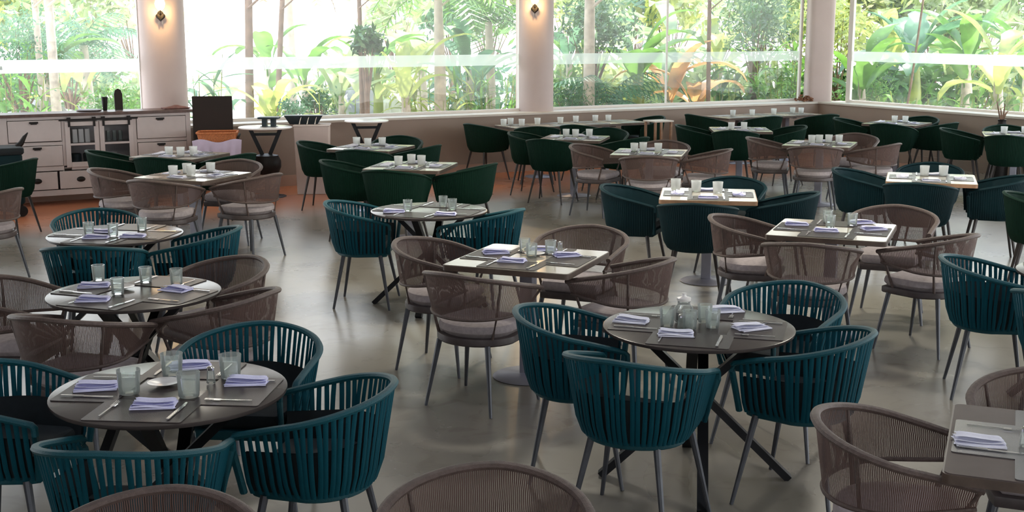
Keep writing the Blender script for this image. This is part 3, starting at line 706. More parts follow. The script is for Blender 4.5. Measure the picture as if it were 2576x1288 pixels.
# ------------------------------------------------------------------ cabinet
CO = (-6.06, 14.65); LC = 2.25
cab = thing('sideboard_cabinet', 'long white sideboard with barn style glass doors under the left window', 'cabinet', (CO[0], CO[1], 0), A)   # local x right, y towards the wall
def sx(px): t = px / 478.; return LC * t * 14.65 / (15.75 * (1 - t) + 14.65 * t)
x0, x1 = -.35, LC; HB = 1.12; D = .40
body = MB()
body.box(((x0 + x1) / 2, D - .01, .60), (x1 - x0, .02, .96))
body.box((x0 + .02, D / 2 + .01, .60), (.04, D - .03, .96)); body.box((x1 - .02, D / 2 + .01, .60), (.04, D - .03, .96))
body.box(((x0 + x1) / 2, D / 2 + .01, .14), (x1 - x0 - .08, D - .03, .04)); body.box(((x0 + x1) / 2, D / 2 + .01, 1.065), (x1 - x0 - .08, D - .03, .03))
xa, xb, xm, xc, xd = sx(152), sx(172), sx(250), sx(330), sx(341)
def face(a, b, z0, z1): body.box(((a + b) / 2, .011, (z0 + z1) / 2), (b - a, .022, z1 - z0))
face(x0, sx(15), .12, 1.08); face(sx(15), x1 - .06, .12, .19); face(sx(15), xa, .425, .48); face(xa, xb, .48, 1.03); face(sx(15), x1 - .06, 1.045, 1.08)
face(xb, xd, .425, .48); face(xm - .035, xm + .035, .48, 1.03); face(xc, xd, .48, 1.03); face(x1 - .06, x1, .12, 1.08); face(xd, x1 - .06, .725, .765); face(xd, x1 - .06, .425, .46); face(sx(15), xa, .735, .775)
body.box((xa, D / 2 + .01, .6), (.02, D - .05, .92)); body.box((xd, D / 2 + .01, .6), (.02, D - .05, .92)); body.box(((xa + xd) / 2, D / 2 + .01, .45), (xd - xa - .02, D - .05, .02))
body.build('cabinet_body', M['cab'], cab, smooth=False, bevel=.003)
for fx in (x0 + .06, x1 - .06):
    for fy in (.06, D - .06): MB().box((fx, fy, .06), (.07, .07, .12), taper=1.1).build('foot', M['cab'], cab, smooth=False)
MB().box(((x0 + x1) / 2, D / 2 - .005, 1.10), (x1 - x0 + .05, D + .05, .035)).build('worktop', M['cabtop'], cab, smooth=False, bevel=.004)
def drawer(a, b, z0, z1, hx, kind):
    d = MB().box(((a + b) / 2, -.004, (z0 + z1) / 2), (b - a - .012, .02, z1 - z0 - .012)).build('drawer', M['cab'], cab, smooth=False, bevel=.004)
    h = MB()
    if kind == 'cup':
        h.lathe([(.001, .03), (.02, .027), (.035, .016), (.045, 0)], n=20); h.xf(Matrix.Translation((hx, -.014, (z0 + z1) / 2)) @ Matrix.Rotation(PI / 2, 4, 'X') @ Matrix.Diagonal((1.15, .75, 1, 1)))
    else: h.box((hx, -.022, z1 - .03), (.10, .02, .022)); h.box((hx, -.028, z1 - .045), (.07, .012, .012))
    h.build('handle', M['iron'], d)
drawer(sx(15), xa, .78, 1.045, sx(82), 'bar'); drawer(sx(15), xa, .48, .735, sx(87), 'bar')
drawer(sx(67) - .2, sx(135), .195, .42, sx(82), 'cup'); drawer(sx(138), sx(245), .195, .42, sx(193), 'cup'); drawer(sx(248), sx(352), .195, .42, sx(300), 'cup'); drawer(sx(356), x1 - .06, .195, .42, sx(410), 'cup')
drawer(xd, x1 - .06, .765, 1.045, sx(401), 'bar'); drawer(xd, x1 - .06, .46, .725, sx(401), 'bar')
def door(a, b):
    f = MB(); z0, z1 = .46, 1.01
    for q in ((a, a + .055), (b - .055, b)): f.box(((q[0] + q[1]) / 2, -.012, (z0 + z1) / 2), (.055, .022, z1 - z0))
    f.box(((a + b) / 2, -.012, z0 + .03), (b - a - .11, .022, .06)); f.box(((a + b) / 2, -.012, z1 - .025), (b - a - .11, .022, .05)); f.box(((a + b) / 2, -.012, .735), (b - a - .11, .016, .025))
    d = f.build('door', M['cab'], cab, smooth=False, bevel=.002)
    g = MB(); g.quad((a + .055, -.008, z0 + .06), (b - .055, -.008, z0 + .06), (b - .055, -.008, z1 - .05), (a + .055, -.008, z1 - .05)); g.build('door_glass', M['cabglass'], d, smooth=False)
    for hx in (a + .05, b - .05):
        h = MB(); h.box((hx, -.030, 1.005), (.026, .012, .11)); h.box((hx, -.020, 1.05), (.04, .03, .03)); h.build('hanger', M['iron'], d, smooth=False)
door(sx(160), sx(245)); door(sx(247), sx(332))
MB().box(((xa + xc) / 2 + .02, -.024, 1.035), (xc - xa + .1, .008, .022)).build('door_rail', M['iron'], cab, smooth=False)
MB().box(((xa + xd) / 2, .2, .735), (xd - xa - .03, .3, .018)).build('shelf', M['cab'], cab, smooth=False)
def cw(lx, ly, z): return (CO[0] + UX * lx + NX * ly, CO[1] + UY * lx + NY * ly, z)
nb = 0
for px in (188, 204, 220):
    p = cw(sx(px), .16, .745); o = MB().box((0, 0, .085), (.065, .16, .17), taper=.94).build('white_dish_stack', M['plate'], bevel=.01); o.location = p; o.rotation_euler = (0, 0, A)
    tag(o, '%s white dish stack behind the left glass door of the cabinet' % ['leftmost', 'middle', 'rightmost'][nb], 'dishes', 'white dish stacks'); nb += 1
for i, px in enumerate((275, 290, 305)):
    p = cw(sx(px), .14, .745); o = mk_tumbler(.13, .03).build('storage_glass', M['tumb']); o.location = p; tag(o, '%s glass behind the right glass door of the cabinet' % ['leftmost', 'middle', 'rightmost'][i], 'glass', 'glasses in the cabinet')
for i, px in enumerate((190, 222)):
    p = cw(sx(px), .16, .462); o = MB().lathe([(.05, 0), (.065, .02), (.065, .14), (.05, .15)], n=20).build('grey_pot', M['shoe']); o.location = p; tag(o, '%s dark pot on the lower shelf behind the cabinet glass' % ['left', 'right'][i], 'pot', 'dark pots in the cabinet')
# on the cabinet
p = cw(sx(232), .2, 1.12); o = MB().lathe([(.13, 0), (.15, .006), (.15, .02), (.14, .022)], n=32).build('flat_tray', M['bframe']); o.location = p; tag(o, 'flat dark tray lying on the white cabinet', 'tray')
p = cw(sx(273), .2, 1.12); o = MB().lathe([(.022, 0), (.026, .01), (.036, .13), (.04, .17), (.034, .168), (.024, .03)], n=20).build('tapered_vase', M['iron']); o.location = p; tag(o, 'small black tapered vase standing on the white cabinet', 'vase')
p = cw(sx(309), .2, 1.12); m = MB()
pts = [(-.05, 0), (.045, 0), (.05, .2), (.035, .25), (.0, .27), (-.035, .25), (-.05, .2)]
for y in (-.015, .015):
    for a_, z_ in pts: m.v.append((a_, y, z_))
n_ = len(pts); m.f = [tuple(range(n_)), tuple(range(n_, 2 * n_))[::-1]] + [(i, n_ + i, n_ + (i + 1) % n_, (i + 1) % n_) for i in range(n_)]
o = m.build('serving_board', M['dbrown'], smooth=False, bevel=.004); o.location = p; o.rotation_euler = (-.12, 0, A); tag(o, 'dark rounded serving board upright on the white cabinet', 'board')
m = MB(); rn = random.Random(5)
def g(u, v): return ((u - .5) * .34, (v - .5) * .2, .012 + .028 * math.sin(u * PI) * math.sin(v * PI) + .010 * math.sin(u * 9) * math.sin(v * 7) * math.sin(u * PI))
m.grid(g, 20, 12); m.box((0, 0, .006), (.33, .19, .011)); o = m.build('folded_cloth', M['cloth_r']); o.location = cw(sx(452), .18, 1.12); o.rotation_euler = (0, 0, A); tag(o, 'crumpled brown cloth on the right end of the white cabinet', 'cloth')

# ------------------------------------------------------------------ trolley at the far left
t = thing('service_trolley', 'dark service trolley on castors before the white cabinet at left edge', 'trolley', (-5.93, 14.0, 0), A)
MB().prism(rpoly(.62, .42, .04), .15, .72, .02).build('trolley_body', M['bteal'], t)
MB().prism(rpoly(.66, .46, .04), .72, .80, .02).build('tray_top', M['navy'], t)
h = MB(); h.tube([(.28, 0, .79), (.33, 0, .83), (.37, 0, .90), (.41, 0, .95)], [.035, .032, .022, .006], 10); h.build('handle', M['iron'], t)
for a_ in (-.24, .27):
    for b_ in (-.15, .15):
        wv = MB(); wv.lathe([(.02, -.02), (.06, -.018), (.065, 0), (.06, .018), (.02, .02)], n=24); wv.xf(Matrix.Translation((a_, b_, .066)) @ Matrix.Rotation(PI / 2, 4, 'X'))
        wv.tube([(a_, b_, .1), (a_, b_, .16)], .015, 8); wv.build('castor', M['iron'], t)
# ------------------------------------------------------------------ dark high-backed chair with basket
def place(px, Y, z=0): # point on the ray of image column px at depth Y
    return ((px - 1288) / 3100. * (Y * .983 + (2.135 - z) * .182), Y, z)
q = place(552, 15.5)
t = thing('high_backed_chair', 'dark high-backed chair beside the white cabinet with an orange basket on it', 'chair', (q[0], q[1], 0), math.radians(8))
m = MB(); m.box((-.07, .26, .82), (.50, .05, .95)); m.xf(Matrix.Rotation(math.radians(-3), 4, 'X')); m.build('backrest', M['dbrown'], t, smooth=False, bevel=.012)
MB().box((-.02, .03, .60), (.52, .46, .05)).build('seat', M['dbrown'], t, smooth=False, bevel=.01)
for a_ in (-.24, .2):
    for b_ in (-.17, .23): MB().box((a_, b_, .29), (.045, .045, .58)).build('leg', M['dbrown'], t, smooth=False)
m = MB(); m.tube([(.265, -.17, .6), (.265, -.17, .76), (.265, .22, .80)], .016, 8); m.build('armrest', M['dbrown'], t)
b = thing('bread_basket', 'orange wicker basket on the dark high-backed chair', 'basket', (q[0] + .02, q[1] - .03, .627), math.radians(8))
m = MB(); m.prism(rpoly(.40, .32, .06), 0, .22); 
for i in range(len(m.v)):
    x, y, z = m.v[i]; k_ = 1 + z * 1.0; m.v[i] = (x * k_, y * k_, z)
del m.f[-1]; m.build('basket_side', M['orange'], b)
m = MB(); P = rpoly(.49, .39, .07); m.tube([(x, y, .222) for x, y in P + P[:1]], .014, 6); m.build('basket_rim', M['orange'], b)
# cloth hanging over the basket's front
m = MB()
def g(u, v):
    x = (u - .5) * .60; w_ = .012 * math.sin(u * 34) * v; y = -.235 - .03 * v + w_
    return (x * (1 - .06 * v), y, .135 + .02 * math.sin(u * 9) - v * .26)
m.grid(g, 60, 12); o = m.build('hanging_cloth', M['lav']); o.location = (q[0] + .03, q[1] - .03, .627); o.rotation_euler = (0, 0, math.radians(8)); tag(o, 'lavender cloth draped over the front of the orange basket', 'cloth')
so = o.modifiers.new('thick', 'SOLIDIFY'); so.thickness = .004
# ------------------------------------------------------------------ bistro tables with forked legs
def bistro(px, Y, label, drum, r=.34):
    q = place(px, Y, .9); t = thing('forked_bistro_table', label, 'table', (q[0], q[1], 0), math.radians(10), 'forked leg side tables')
    MB().lathe([(r - .02, .872), (r, .880), (r, .892), (r - .006, .896)], n=48).build('table_top', M['plate'], t)
    for sg in (-1, 1):
        m = MB(); bar(m, (sg * .03, 0, .50), (sg * .19, 0, .872), .05, .03); bar(m, (sg * .02, .0, .50), (sg * .02, 0, .30), .04, .03); m.build('forked_leg', M['black'], t)
    m = MB(); m.box((0, 0, .80), (.30, .03, .035)); m.build('cross_bar', M['black'], t, smooth=False)
    if drum: MB().lathe([(.06, .28), (.15, .30), (.185, .38), (.185, .46), (.15, .53), (.05, .55)], n=32).build('round_drum', M['iron'], t)
    MB().lathe([(.03, .012), (.03, .3)], n=12).build('stem', M['black'], t)
    MB().lathe([(.24, 0), (.24, .006), (.2, .012)], n=32).build('foot_plate', M['black'], t); return t
bt = bistro(667, 15.75, 'white topped side table with forked black legs beside the basket chair', True)
bistro(922, 16.85, 'white topped side table with forked black legs against the window wall', False, .30)
q = place(677, 15.75, .9)
t = thing('food_warmer', 'dark food warmer standing on the white topped side table', 'warmer', (q[0], q[1], .8965), 0)
MB().prism(rpoly(.27, .2, .03), .10, .125, .006).build('warmer_plate', M['shoe'], t)
for sg in (-1, 1): MB().box((sg * .055, 0, .05), (.055, .1, .10)).build('warmer_leg', M['shoe'], t, smooth=False)
MB().box((0, 0, .003), (.2, .14, .006)).build('warmer_base', M['shoe'], t, smooth=False)
# plinth with trough
q = place(790, 16.15)
t = thing('draped_plinth', 'cream draped plinth against the window wall', 'plinth', (q[0], q[1], 0), math.radians(5))
m = MB(); m.box((0, 0, .44), (.40, .40, .88), taper=1.12); m.build('plinth_body', M['plinth'], t, smooth=False, bevel=.008)
MB().box((0, 0, .887), (.47, .45, .014)).build('plinth_top', M['plinth'], t, smooth=False, bevel=.004)
t = thing('serving_trough', 'dark slanted serving trough on the cream plinth', 'trough', (q[0] - .12, q[1] + .08, .8945), math.radians(5))
m = MB()
for (z, w_, d_) in ((0, .36, .12), (.115, .50, .2)):
    for a_, b_ in ((-1, -1), (1, -1), (1, 1), (-1, 1)): m.v.append((a_ * w_ / 2, b_ * d_ / 2, z))
m.f = [(3, 2, 1, 0)] + [(i, (i + 1) % 4, 4 + (i + 1) % 4, 4 + i) for i in range(4)] + [(4, 5, 6, 7)]
m.build('trough_body', M['shoe'], t, smooth=False, bevel=.004)
for i, x in enumerate((-.05, .05, .15)):
    m = MB(); m.tube([(x, -.135, .0), (x + .01, -.11, .05), (x + .03, -.085, .115)], [.012, .008, .004], 6, flat=(1, .5)); m.build('ladle', M['steel'], t)
# small light side table behind the back brown chair
q = place(1648, 18.1, .8); t = thing('small_side_table', 'narrow pale side table against the wall beyond the long table', 'table', (q[0] + .05, q[1], 0), A)
MB().box((0, 0, .795), (.34, .30, .02)).build('table_top', M['sill'], t, smooth=False, bevel=.003)
for a_ in (-.14, .14):
    for b_ in (-.12, .12): MB().box((a_, b_, .3925), (.03, .03, .785)).build('leg', M['edge'], t, smooth=False)
# dried flowers in the corner
p = wl(SC - .25, .10); t = thing('dried_flower_bunch', 'brown dried flower bunch on the sill in the window corner', 'flowers', (p[0], p[1], .876))
m = MB(); rn = random.Random(4)
for i in range(60):
    a_ = rn.uniform(0, 6.3); r_ = rn.uniform(.02, .16); z_ = rn.uniform(.01, .10) * (1.2 - r_ * 4 if r_ < .25 else 1) + .012; m.box((r_ * math.cos(a_), r_ * math.sin(a_) * .6, max(.012, z_)), (.03, .03, .022), a_)
m.build('flower_heads', M['dried'], t)
m = MB()
for i in range(9): a_ = i * .7; m.tube([(0, 0, .006), (.1 * math.cos(a_), .06 * math.sin(a_), .03)], .003, 5)
m.build('stems', M['dried'], t)
# twig plant at right rear
q = place(2522, 17.5, .9); 
p = (q[0], q[1], 0); t = thing('twig_vase', 'tall dark vase with bare twigs at the right window', 'vase', p)
MB().lathe([(.09, 0), (.12, .02), (.13, .4), (.08, .75), (.05, .82), (.06, .86)], n=24).build('vase_body', M['iron'], t)
m = MB()
for dx, h_ in ((-.09, 1.12), (.03, 1.08), (-.03, 1.02), (.08, .98)): m.tube([(0, 0, .8), (dx * .5, 0, .93), (dx, .01, h_)], [.016, .012, .006], 6)
m.build('twigs', M['trunkd'], t)

# ------------------------------------------------------------------ garden
g = MB(); g.quad((-90, 10, -.16), (90, 10, -.16), (90, 120, -.16), (-90, 120, -.16)); gr = struct(g.build('garden_ground', M['sand'], smooth=False))
LABN = {}
def outdoor(px, Y): return ((px - 1288) / 3100. * Y, Y, -.16)
def blade(m, base, az, length, width, rise, droop, seg=9, fold=.25, tatter=0, rnd=random):
    """one leaf: spine leaves the base at slope rise, bends over by droop"""
    pos = Vector(base); th = rise; st = length / seg; L = []; ca, sa = math.cos(az), math.sin(az)
    for i in range(seg + 1):
        u = i / seg; wd = width * (math.sin(PI * min(1, u * .93 + .05)) ** .7) * .5
        L.append((pos.copy(), wd, th)); th -= droop / seg * (.4 + 1.2 * u); pos = pos + Vector((ca * math.cos(th), sa * math.cos(th), math.sin(th))) * st
    k = len(m.v)
    for p, wd, th in L:
        nz = Vector((-ca * math.sin(th), -sa * math.sin(th), math.cos(th))); sd = Vector((-sa, ca, 0)); j = 1 - tatter * rnd.random()
        m.v += [tuple(p - sd * wd * j + nz * wd * fold), tuple(p), tuple(p + sd * wd * j + nz * wd * fold)]
    for i in range(seg):
        a = k + i * 3; m.f += [(a, a + 3, a + 4, a + 1), (a + 1, a + 4, a + 5, a + 2)]
def banana(px, Y, h, n, lm, label, seed, sc=1.):
    rnd = random.Random(seed); t = thing('banana_plant', label, 'plant', outdoor(px, Y), 0, 'banana plants outside'); 
    s = MB(); s.tube([(0, 0, 0), (.03, 0, h * .35), (0, .03, h * .6)], [.11 * sc, .09 * sc, .05 * sc], 10); s.build('stem', M['leaf_y'] if seed % 3 == 0 else M['trunk'], t)
    m = MB()
    for i in range(n):
        az = 2.4 * i + rnd.uniform(-.4, .4); z0 = h * rnd.uniform(.35, .6); r = rnd.uniform(.55, 1.35)
        # petiole then blade
        pe = Vector((math.cos(az) * .12, math.sin(az) * .12, z0 + .25 * sc)); m.tube([(0, 0, z0), tuple(pe)], [.02, .012], 5)
        blade(m, pe, az, rnd.uniform(.9, 1.5) * sc, rnd.uniform(.28, .42) * sc, r, rnd.uniform(.9, 2.0), tatter=.35, rnd=rnd)
    m.build('foliage', lm, t); return t
def clump(px, Y, h, n, lm, label, seed, lw=.07, ll=.5, spread=.5, name='reed_clump', group='leafy clumps outside'):
    rnd = random.Random(seed); t = thing(name, label, 'plant', outdoor(px, Y), 0, group); m = MB(); s = MB()
    for i in range(n):
        a = rnd.uniform(0, 6.3); r = spread * rnd.random() ** .5; b = (r * math.cos(a), r * math.sin(a), 0); tp = (b[0] * 1.6 + rnd.uniform(-.1, .1), b[1] * 1.6, h * rnd.uniform(.6, 1.05))
        s.tube([b, ((b[0] + tp[0]) / 2 + .02, (b[1] + tp[1]) / 2, tp[2] * .5), tp], [.012, .010, .005], 5)
        k = int(tp[2] / .16)
        for j in range(2, k):
            q = j / k; pz = (b[0] + (tp[0] - b[0]) * q, b[1] + (tp[1] - b[1]) * q, tp[2] * q); blade(m, pz, rnd.uniform(0, 6.3), ll * rnd.uniform(.6, 1.1), lw * rnd.uniform(.7, 1.3), rnd.uniform(.2, 1.2), rnd.uniform(.4, 1.8), seg=5, rnd=rnd)
    s.build('stems', M['leaf_y'], t); m.build('foliage', lm, t); return t
def palm(px, Y, h, n, lm, label, seed, L=1.6):
    rnd = random.Random(seed); t = thing('palm', label, 'palm', outdoor(px, Y), 0, 'palms outside'); s = MB(); s.tube([(0, 0, 0), (.04, .02, h * .5), (0, 0, h)], [.12, .09, .07], 10); s.build('trunk', M['trunk'], t); m = MB()
    for i in range(n):
        az = 2.4 * i + rnd.uniform(-.3, .3); th = rnd.uniform(.1, 1.3); pos = Vector((0, 0, h)); ca, sa = math.cos(az), math.sin(az); pr = None; seg = 14
        for k in range(seg):
            th -= rnd.uniform(1.2, 1.8) / seg; nx = pos + Vector((ca * math.cos(th), sa * math.cos(th), math.sin(th))) * (L / seg); m.tube([tuple(pos), tuple(nx)], .006, 4, cap=False)
            for sd in (-1, 1):
                ll = .42 * math.sin(PI * (k + 1.5) / (seg + 1.5)) + .06; e = nx + Vector((-sa * sd * ll * .8 + ca * ll * .4, ca * sd * ll * .8 + sa * ll * .4, -ll * .35)); wv = Vector((ca, sa, math.sin(th))) * .016
                q_ = len(m.v); m.v += [tuple(nx - wv), tuple(nx + wv), tuple((nx + e) / 2 + wv * 1.2), tuple(e)]; m.f.append((q_, q_ + 1, q_ + 2, q_ + 3))
            pos = nx
    m.build('foliage', lm, t); return t
def shrub(px, Y, z, r, n, lm, label, seed, ls=.06, trunk=True, name='shrub'):
    rnd = random.Random(seed); t = thing(name, label, 'shrub', outdoor(px, Y), 0, 'shrubs outside'); m = MB(); s = MB()
    br = []
    for i in range(14):
        a = rnd.uniform(0, 6.3); e = rnd.uniform(-.4, 1.2); rr = r * rnd.uniform(.5, .95); c_ = Vector((math.cos(a) * math.cos(e) * rr, math.sin(a) * math.cos(e) * rr, z + math.sin(e) * rr)); br.append(c_)
        s.tube([(0, 0, 0), (c_.x * .2, c_.y * .2, max(.05, z * .6)), tuple(c_)], [.03, .02, .004], 5)
    for i in range(n):
        c_ = rnd.choice(br) + Vector((rnd.gauss(0, r * .3), rnd.gauss(0, r * .3), rnd.gauss(0, r * .28))); 
        d = Vector((rnd.gauss(0, 1), rnd.gauss(0, 1), rnd.gauss(0, 1))).normalized(); u = d.orthogonal().normalized(); q_ = len(m.v); s_ = ls * rnd.uniform(.6, 1.4)
        m.v += [tuple(c_ - d * s_), tuple(c_ + u * s_ * .35), tuple(c_ + d * s_), tuple(c_ - u * s_ * .35)]; m.f.append((q_, q_ + 1, q_ + 2, q_ + 3))
    s.build('branches', M['trunkd'], t); m.build('foliage', lm, t); return t
def trunk(px, Y, lean, r, m_, label, h=4.2):
    t = thing('tree', label, 'tree', outdoor(px, Y), 0, 'trees outside'); s = MB()
    s.tube([(0, 0, 0), (lean * .3, 0, h * .3), (lean * .55, .05, h * .6), (lean, 0, h)], [r * 1.15, r, r * .9, r * .7], 12); s.build('trunk', m_, t)
    s = MB(); 
    for k in range(5): a = k * 1.3; s.tube([(lean * .6, 0, h * .62 + k * .15), (lean * .6 + math.cos(a) * .6, math.sin(a) * .6, h * .62 + .5 + k * .2)], [r * .35, r * .1], 6)
    s.build('branches', m_, t)
def boulder(px, Y, w_, h_, label, seed, m_='rock'):
    rnd = random.Random(seed); m = MB(); ph = [rnd.uniform(0, 6) for _ in range(6)]
    def f(u, v):
        a = u * 2 * PI; e = v * PI / 2; k = 1 + .16 * math.sin(3 * a + ph[0]) * math.cos(e) + .12 * math.sin(5 * a + ph[1] + 4 * e) + .08 * math.sin(9 * e + ph[2] + 2 * a)
        return (w_ * k * math.cos(a) * math.cos(e), w_ * .6 * k * math.sin(a) * math.cos(e), h_ * k * math.sin(e) * (1 + .05 * math.sin(6 * a)))
    m.grid(f, 36, 14); o = m.build('boulder', M[m_]); o.location = outdoor(px, Y); tag(o, label, 'rock', 'rocks outside')
# left window
boulder(120, 20, 1.0, .98, 'grey rock bank outside, lower left of the left window', 1); boulder(215, 20.6, .5, .85, 'smaller grey rock right of the pale thin trunks', 2)
trunk(120, 19.2, -.12, .055, M['trunk'], 'pale thin trunk outside the left window, left one of the pair'); trunk(152, 19.0, -.1, .075, M['trunk'], 'pale thicker trunk outside the left window, right one of the pair')
banana(125, 20.5, 2.6, 8, M['leaf_g'], 'upright broad leaved plant behind the pale trunks', 11); palm(225, 21.5, 2.0, 20, M['leaf_b'], 'fine fronded palm right of centre in the left window', 12, 1.3)
shrub(60, 19.6, 1.75, .75, 2600, M['leaf_b'], 'feathery blue green shrub at the far left', 13, .035); shrub(285, 18.6, 1.0, .42, 1400, M['leaf_g'], 'small feathery green shrub beside the dark serving board', 14, .04)
clump(20, 18.6, 1.9, 10, M['leaf_g'], 'green reedy clump at the left edge of the left window', 15, .09, .5); shrub(185, 22.5, 1.6, .8, 1500, M['leaf_b'], 'hazy shrub mass at the back of the left window', 16, .05)
banana(215, 19.9, 2.1, 5, M['leaf_y'], 'yellow leaved plant in the left window', 17, .75)
# centre window
clump(505, 18.6, 1.9, 9, M['leaf_b'], 'dark leafy clump next to the left round column', 20, .14, .6, .35); trunk(628, 20, .1, .07, M['trunkd'], 'brown leaning trunk outside above the dark chair'); trunk(690, 21.5, .35, .05, M['trunkd'], 'thin brown sapling between the trunks and the pale leaves')
banana(690, 19.6, 1.6, 7, M['leaf_y'], 'yellow green broad plant above the side table', 21, .8); banana(560, 20.4, 1.9, 5, M['leaf_p'], 'pale broad leaves behind the dark chair back', 22, .9)
banana(680, 23, 2.6, 6, M['leaf_g'], 'striped green leaves right of the thin sapling', 23, 1.0); palm(735, 24.5, 3.3, 16, M['leaf_o'], 'orange tipped palm crown at the top of the centre window', 24, 1.3)
banana(770, 22, 2.4, 6, M['leaf_g'], 'upright green leaves above the serving trough', 25, .95); shrub(738, 18.4, 1.08, .16, 500, M['leaf_b'], 'small round topiary behind the serving trough', 26, .03)
shrub(800, 21, .9, .3, 500, M['leaf_d'], 'low dark shrub above the cream plinth', 27, .05); boulder(985, 23, .45, .9, 'pale boulder low in the centre window', 28, 'sand'); boulder(900, 24, .6, 1.1, 'grey boulder at the back of the centre window', 29)
clump(770, 19.6, 1.25, 5, M['leaf_y'], 'short yellow reeds above the plinth', 30, .12, .45, .3); banana(860, 21.5, 1.9, 6, M['leaf_p'], 'pale yellow plant at the middle of the centre window', 31, .9)
trunk(915, 20.3, -.05, .04, M['trunkd'], 'dark slender stem carrying deep green leaves'); shrub(925, 20.2, 2.05, .22, 420, M['leaf_d'], 'deep green hanging leaves around the slender dark stem', 32, .08)
banana(950, 22.5, 2.7, 8, M['leaf_g'], 'broad green leaves high in the centre window', 33); banana(1020, 20.6, 2.2, 7, M['leaf_y'], 'bright yellow green plant right of the slender stem', 34)
trunk(1105, 21, 0.0, .075, M['trunk'], 'pale straight palm trunk left of the middle column'); palm(1105, 21, 2.9, 18, M['leaf_g'], 'palm crown over the pale straight trunk', 35, 1.5)
clump(1090, 21.3, 1.7, 16, M['leaf_y'], 'yellow green cane clump over the wall left of the middle column', 36, .10, .6, .5); banana(1180, 22, 2.6, 8, M['leaf_b'], 'blue green broad plant left of the middle column', 37)
clump(1230, 21.5, 1.6, 22, M['leaf_g'], 'fresh green reeds beside the middle column', 38, .05, .55, .4); palm(1230, 23, 2.4, 22, M['leaf_d'], 'fan of dark fronds behind the middle column', 39, 1.4)
banana(1060, 24, 3.0, 8, M['leaf_p'], 'hazy pale plant in the distance left of the straight trunk', 40, 1.2); clump(880, 23.5, 1.9, 10, M['leaf_p'], 'distant pale reeds at the centre window', 41, .12, .6, .7)
# right of the middle column
shrub(1430, 21.3, .95, .35, 1500, M['leaf_d'], 'round dark shrub low beside the middle column', 50, .03); trunk(1480, 21.4, .0, .10, M['trunk'], 'pale grey trunk right of the middle column'); shrub(1490, 22.5, 2.2, .55, 1400, M['leaf_d'], 'dark leafed crown right of the middle column', 51, .06)
palm(1530, 21.8, 1.0, 22, M['leaf_b'], 'low blue green palm near the grey trunk', 52, 1.2); banana(1430, 24, 2.9, 8, M['leaf_b'], 'large blue green plant behind the round dark shrub', 53, 1.1); banana(1600, 22.6, 3.0, 9, M['leaf_g'], 'big arching green leaves at the mullion', 54, 1.2)
banana(1680, 22.8, 1.9, 6, M['leaf_o'], 'dry orange banana leaves right of the mullion', 55, 1.1); banana(1745, 22.6, 1.6, 5, M['leaf_o'], 'smaller dry orange plant beside a brown trunk', 56, .9); trunk(1780, 22.4, -.05, .04, M['trunkd'], 'thin brown trunk among the dry orange leaves')
clump(1850, 24.0, 1.6, 16, M['leaf_d'], 'dark green clump above the corner table', 57, .12, .6, .6); banana(1800, 25, 3.1, 8, M['leaf_y'], 'yellow green leaves at the top right of the third window', 58, 1.1); shrub(1890, 24.2, 2.3, .7, 1500, M['leaf_d'], 'dark branching crown right of the dry leaves', 59, .06)
clump(1960, 23.4, 2.2, 20, M['leaf_g'], 'tall green canes left of the corner post', 60, .09, .6, .5); banana(1690, 25.5, 3.2, 8, M['leaf_p'], 'pale green leaves high behind the mullion', 61, 1.2); clump(1380 + 40, 22.5, 2.4, 8, M['leaf_g'], 'sparse canes right beside the middle column', 62, .1, .6, .4)
# right window
banana(2160, 22.5, 2.3, 8, M['leaf_g'], 'fresh green leaves right of the corner post', 70, 1.0); shrub(2170, 23.2, .9, .5, 2200, M['leaf_g'], 'dense fine shrub low right of the corner post', 71, .035); banana(2290, 23.5, 3.1, 9, M['leaf_b'], 'large grey green banana leaves in the right window', 72, 1.3)
trunk(2260, 21.5, .55, .02, M['trunkd'], 'thin slanting dark stem crossing the right window', 4.6); clump(2330, 21.3, 1.2, 22, M['leaf_g'], 'low leafy clump under the right window', 73, .10, .4, .7); banana(2420, 22.5, 2.9, 9, M['leaf_g'], 'broad green leaves at the middle of the right window', 74, 1.2)
clump(2240, 22.3, 1.2, 18, M['leaf_d'], 'low dark clump right of the corner post', 75, .09, .4, .6); banana(2500, 21, 2.6, 7, M['leaf_y'], 'yellow green plant toward the right edge', 76, 1.1); clump(2540, 20.2, 1.5, 16, M['leaf_y'], 'yellow green canes in the right lower corner', 77, .12, .5, .4)
clump(2440, 20.6, 1.15, 16, M['leaf_g'], 'low fresh clump near the twig vase', 78, .10, .4, .5); banana(2230, 26, 3.2, 8, M['leaf_y'], 'distant yellow leaves above the slanting stem', 79, 1.2); banana(2370, 26, 2.6, 8, M['leaf_p'], 'distant pale plant in the right window', 80, 1.2)
shrub(2100, 25, 2.0, .9, 1500, M['leaf_y'], 'yellow green foliage just beyond the corner post', 81, .08); banana(2570, 24, 3.0, 7, M['leaf_g'], 'green leaves at the extreme right edge', 82, 1.1)
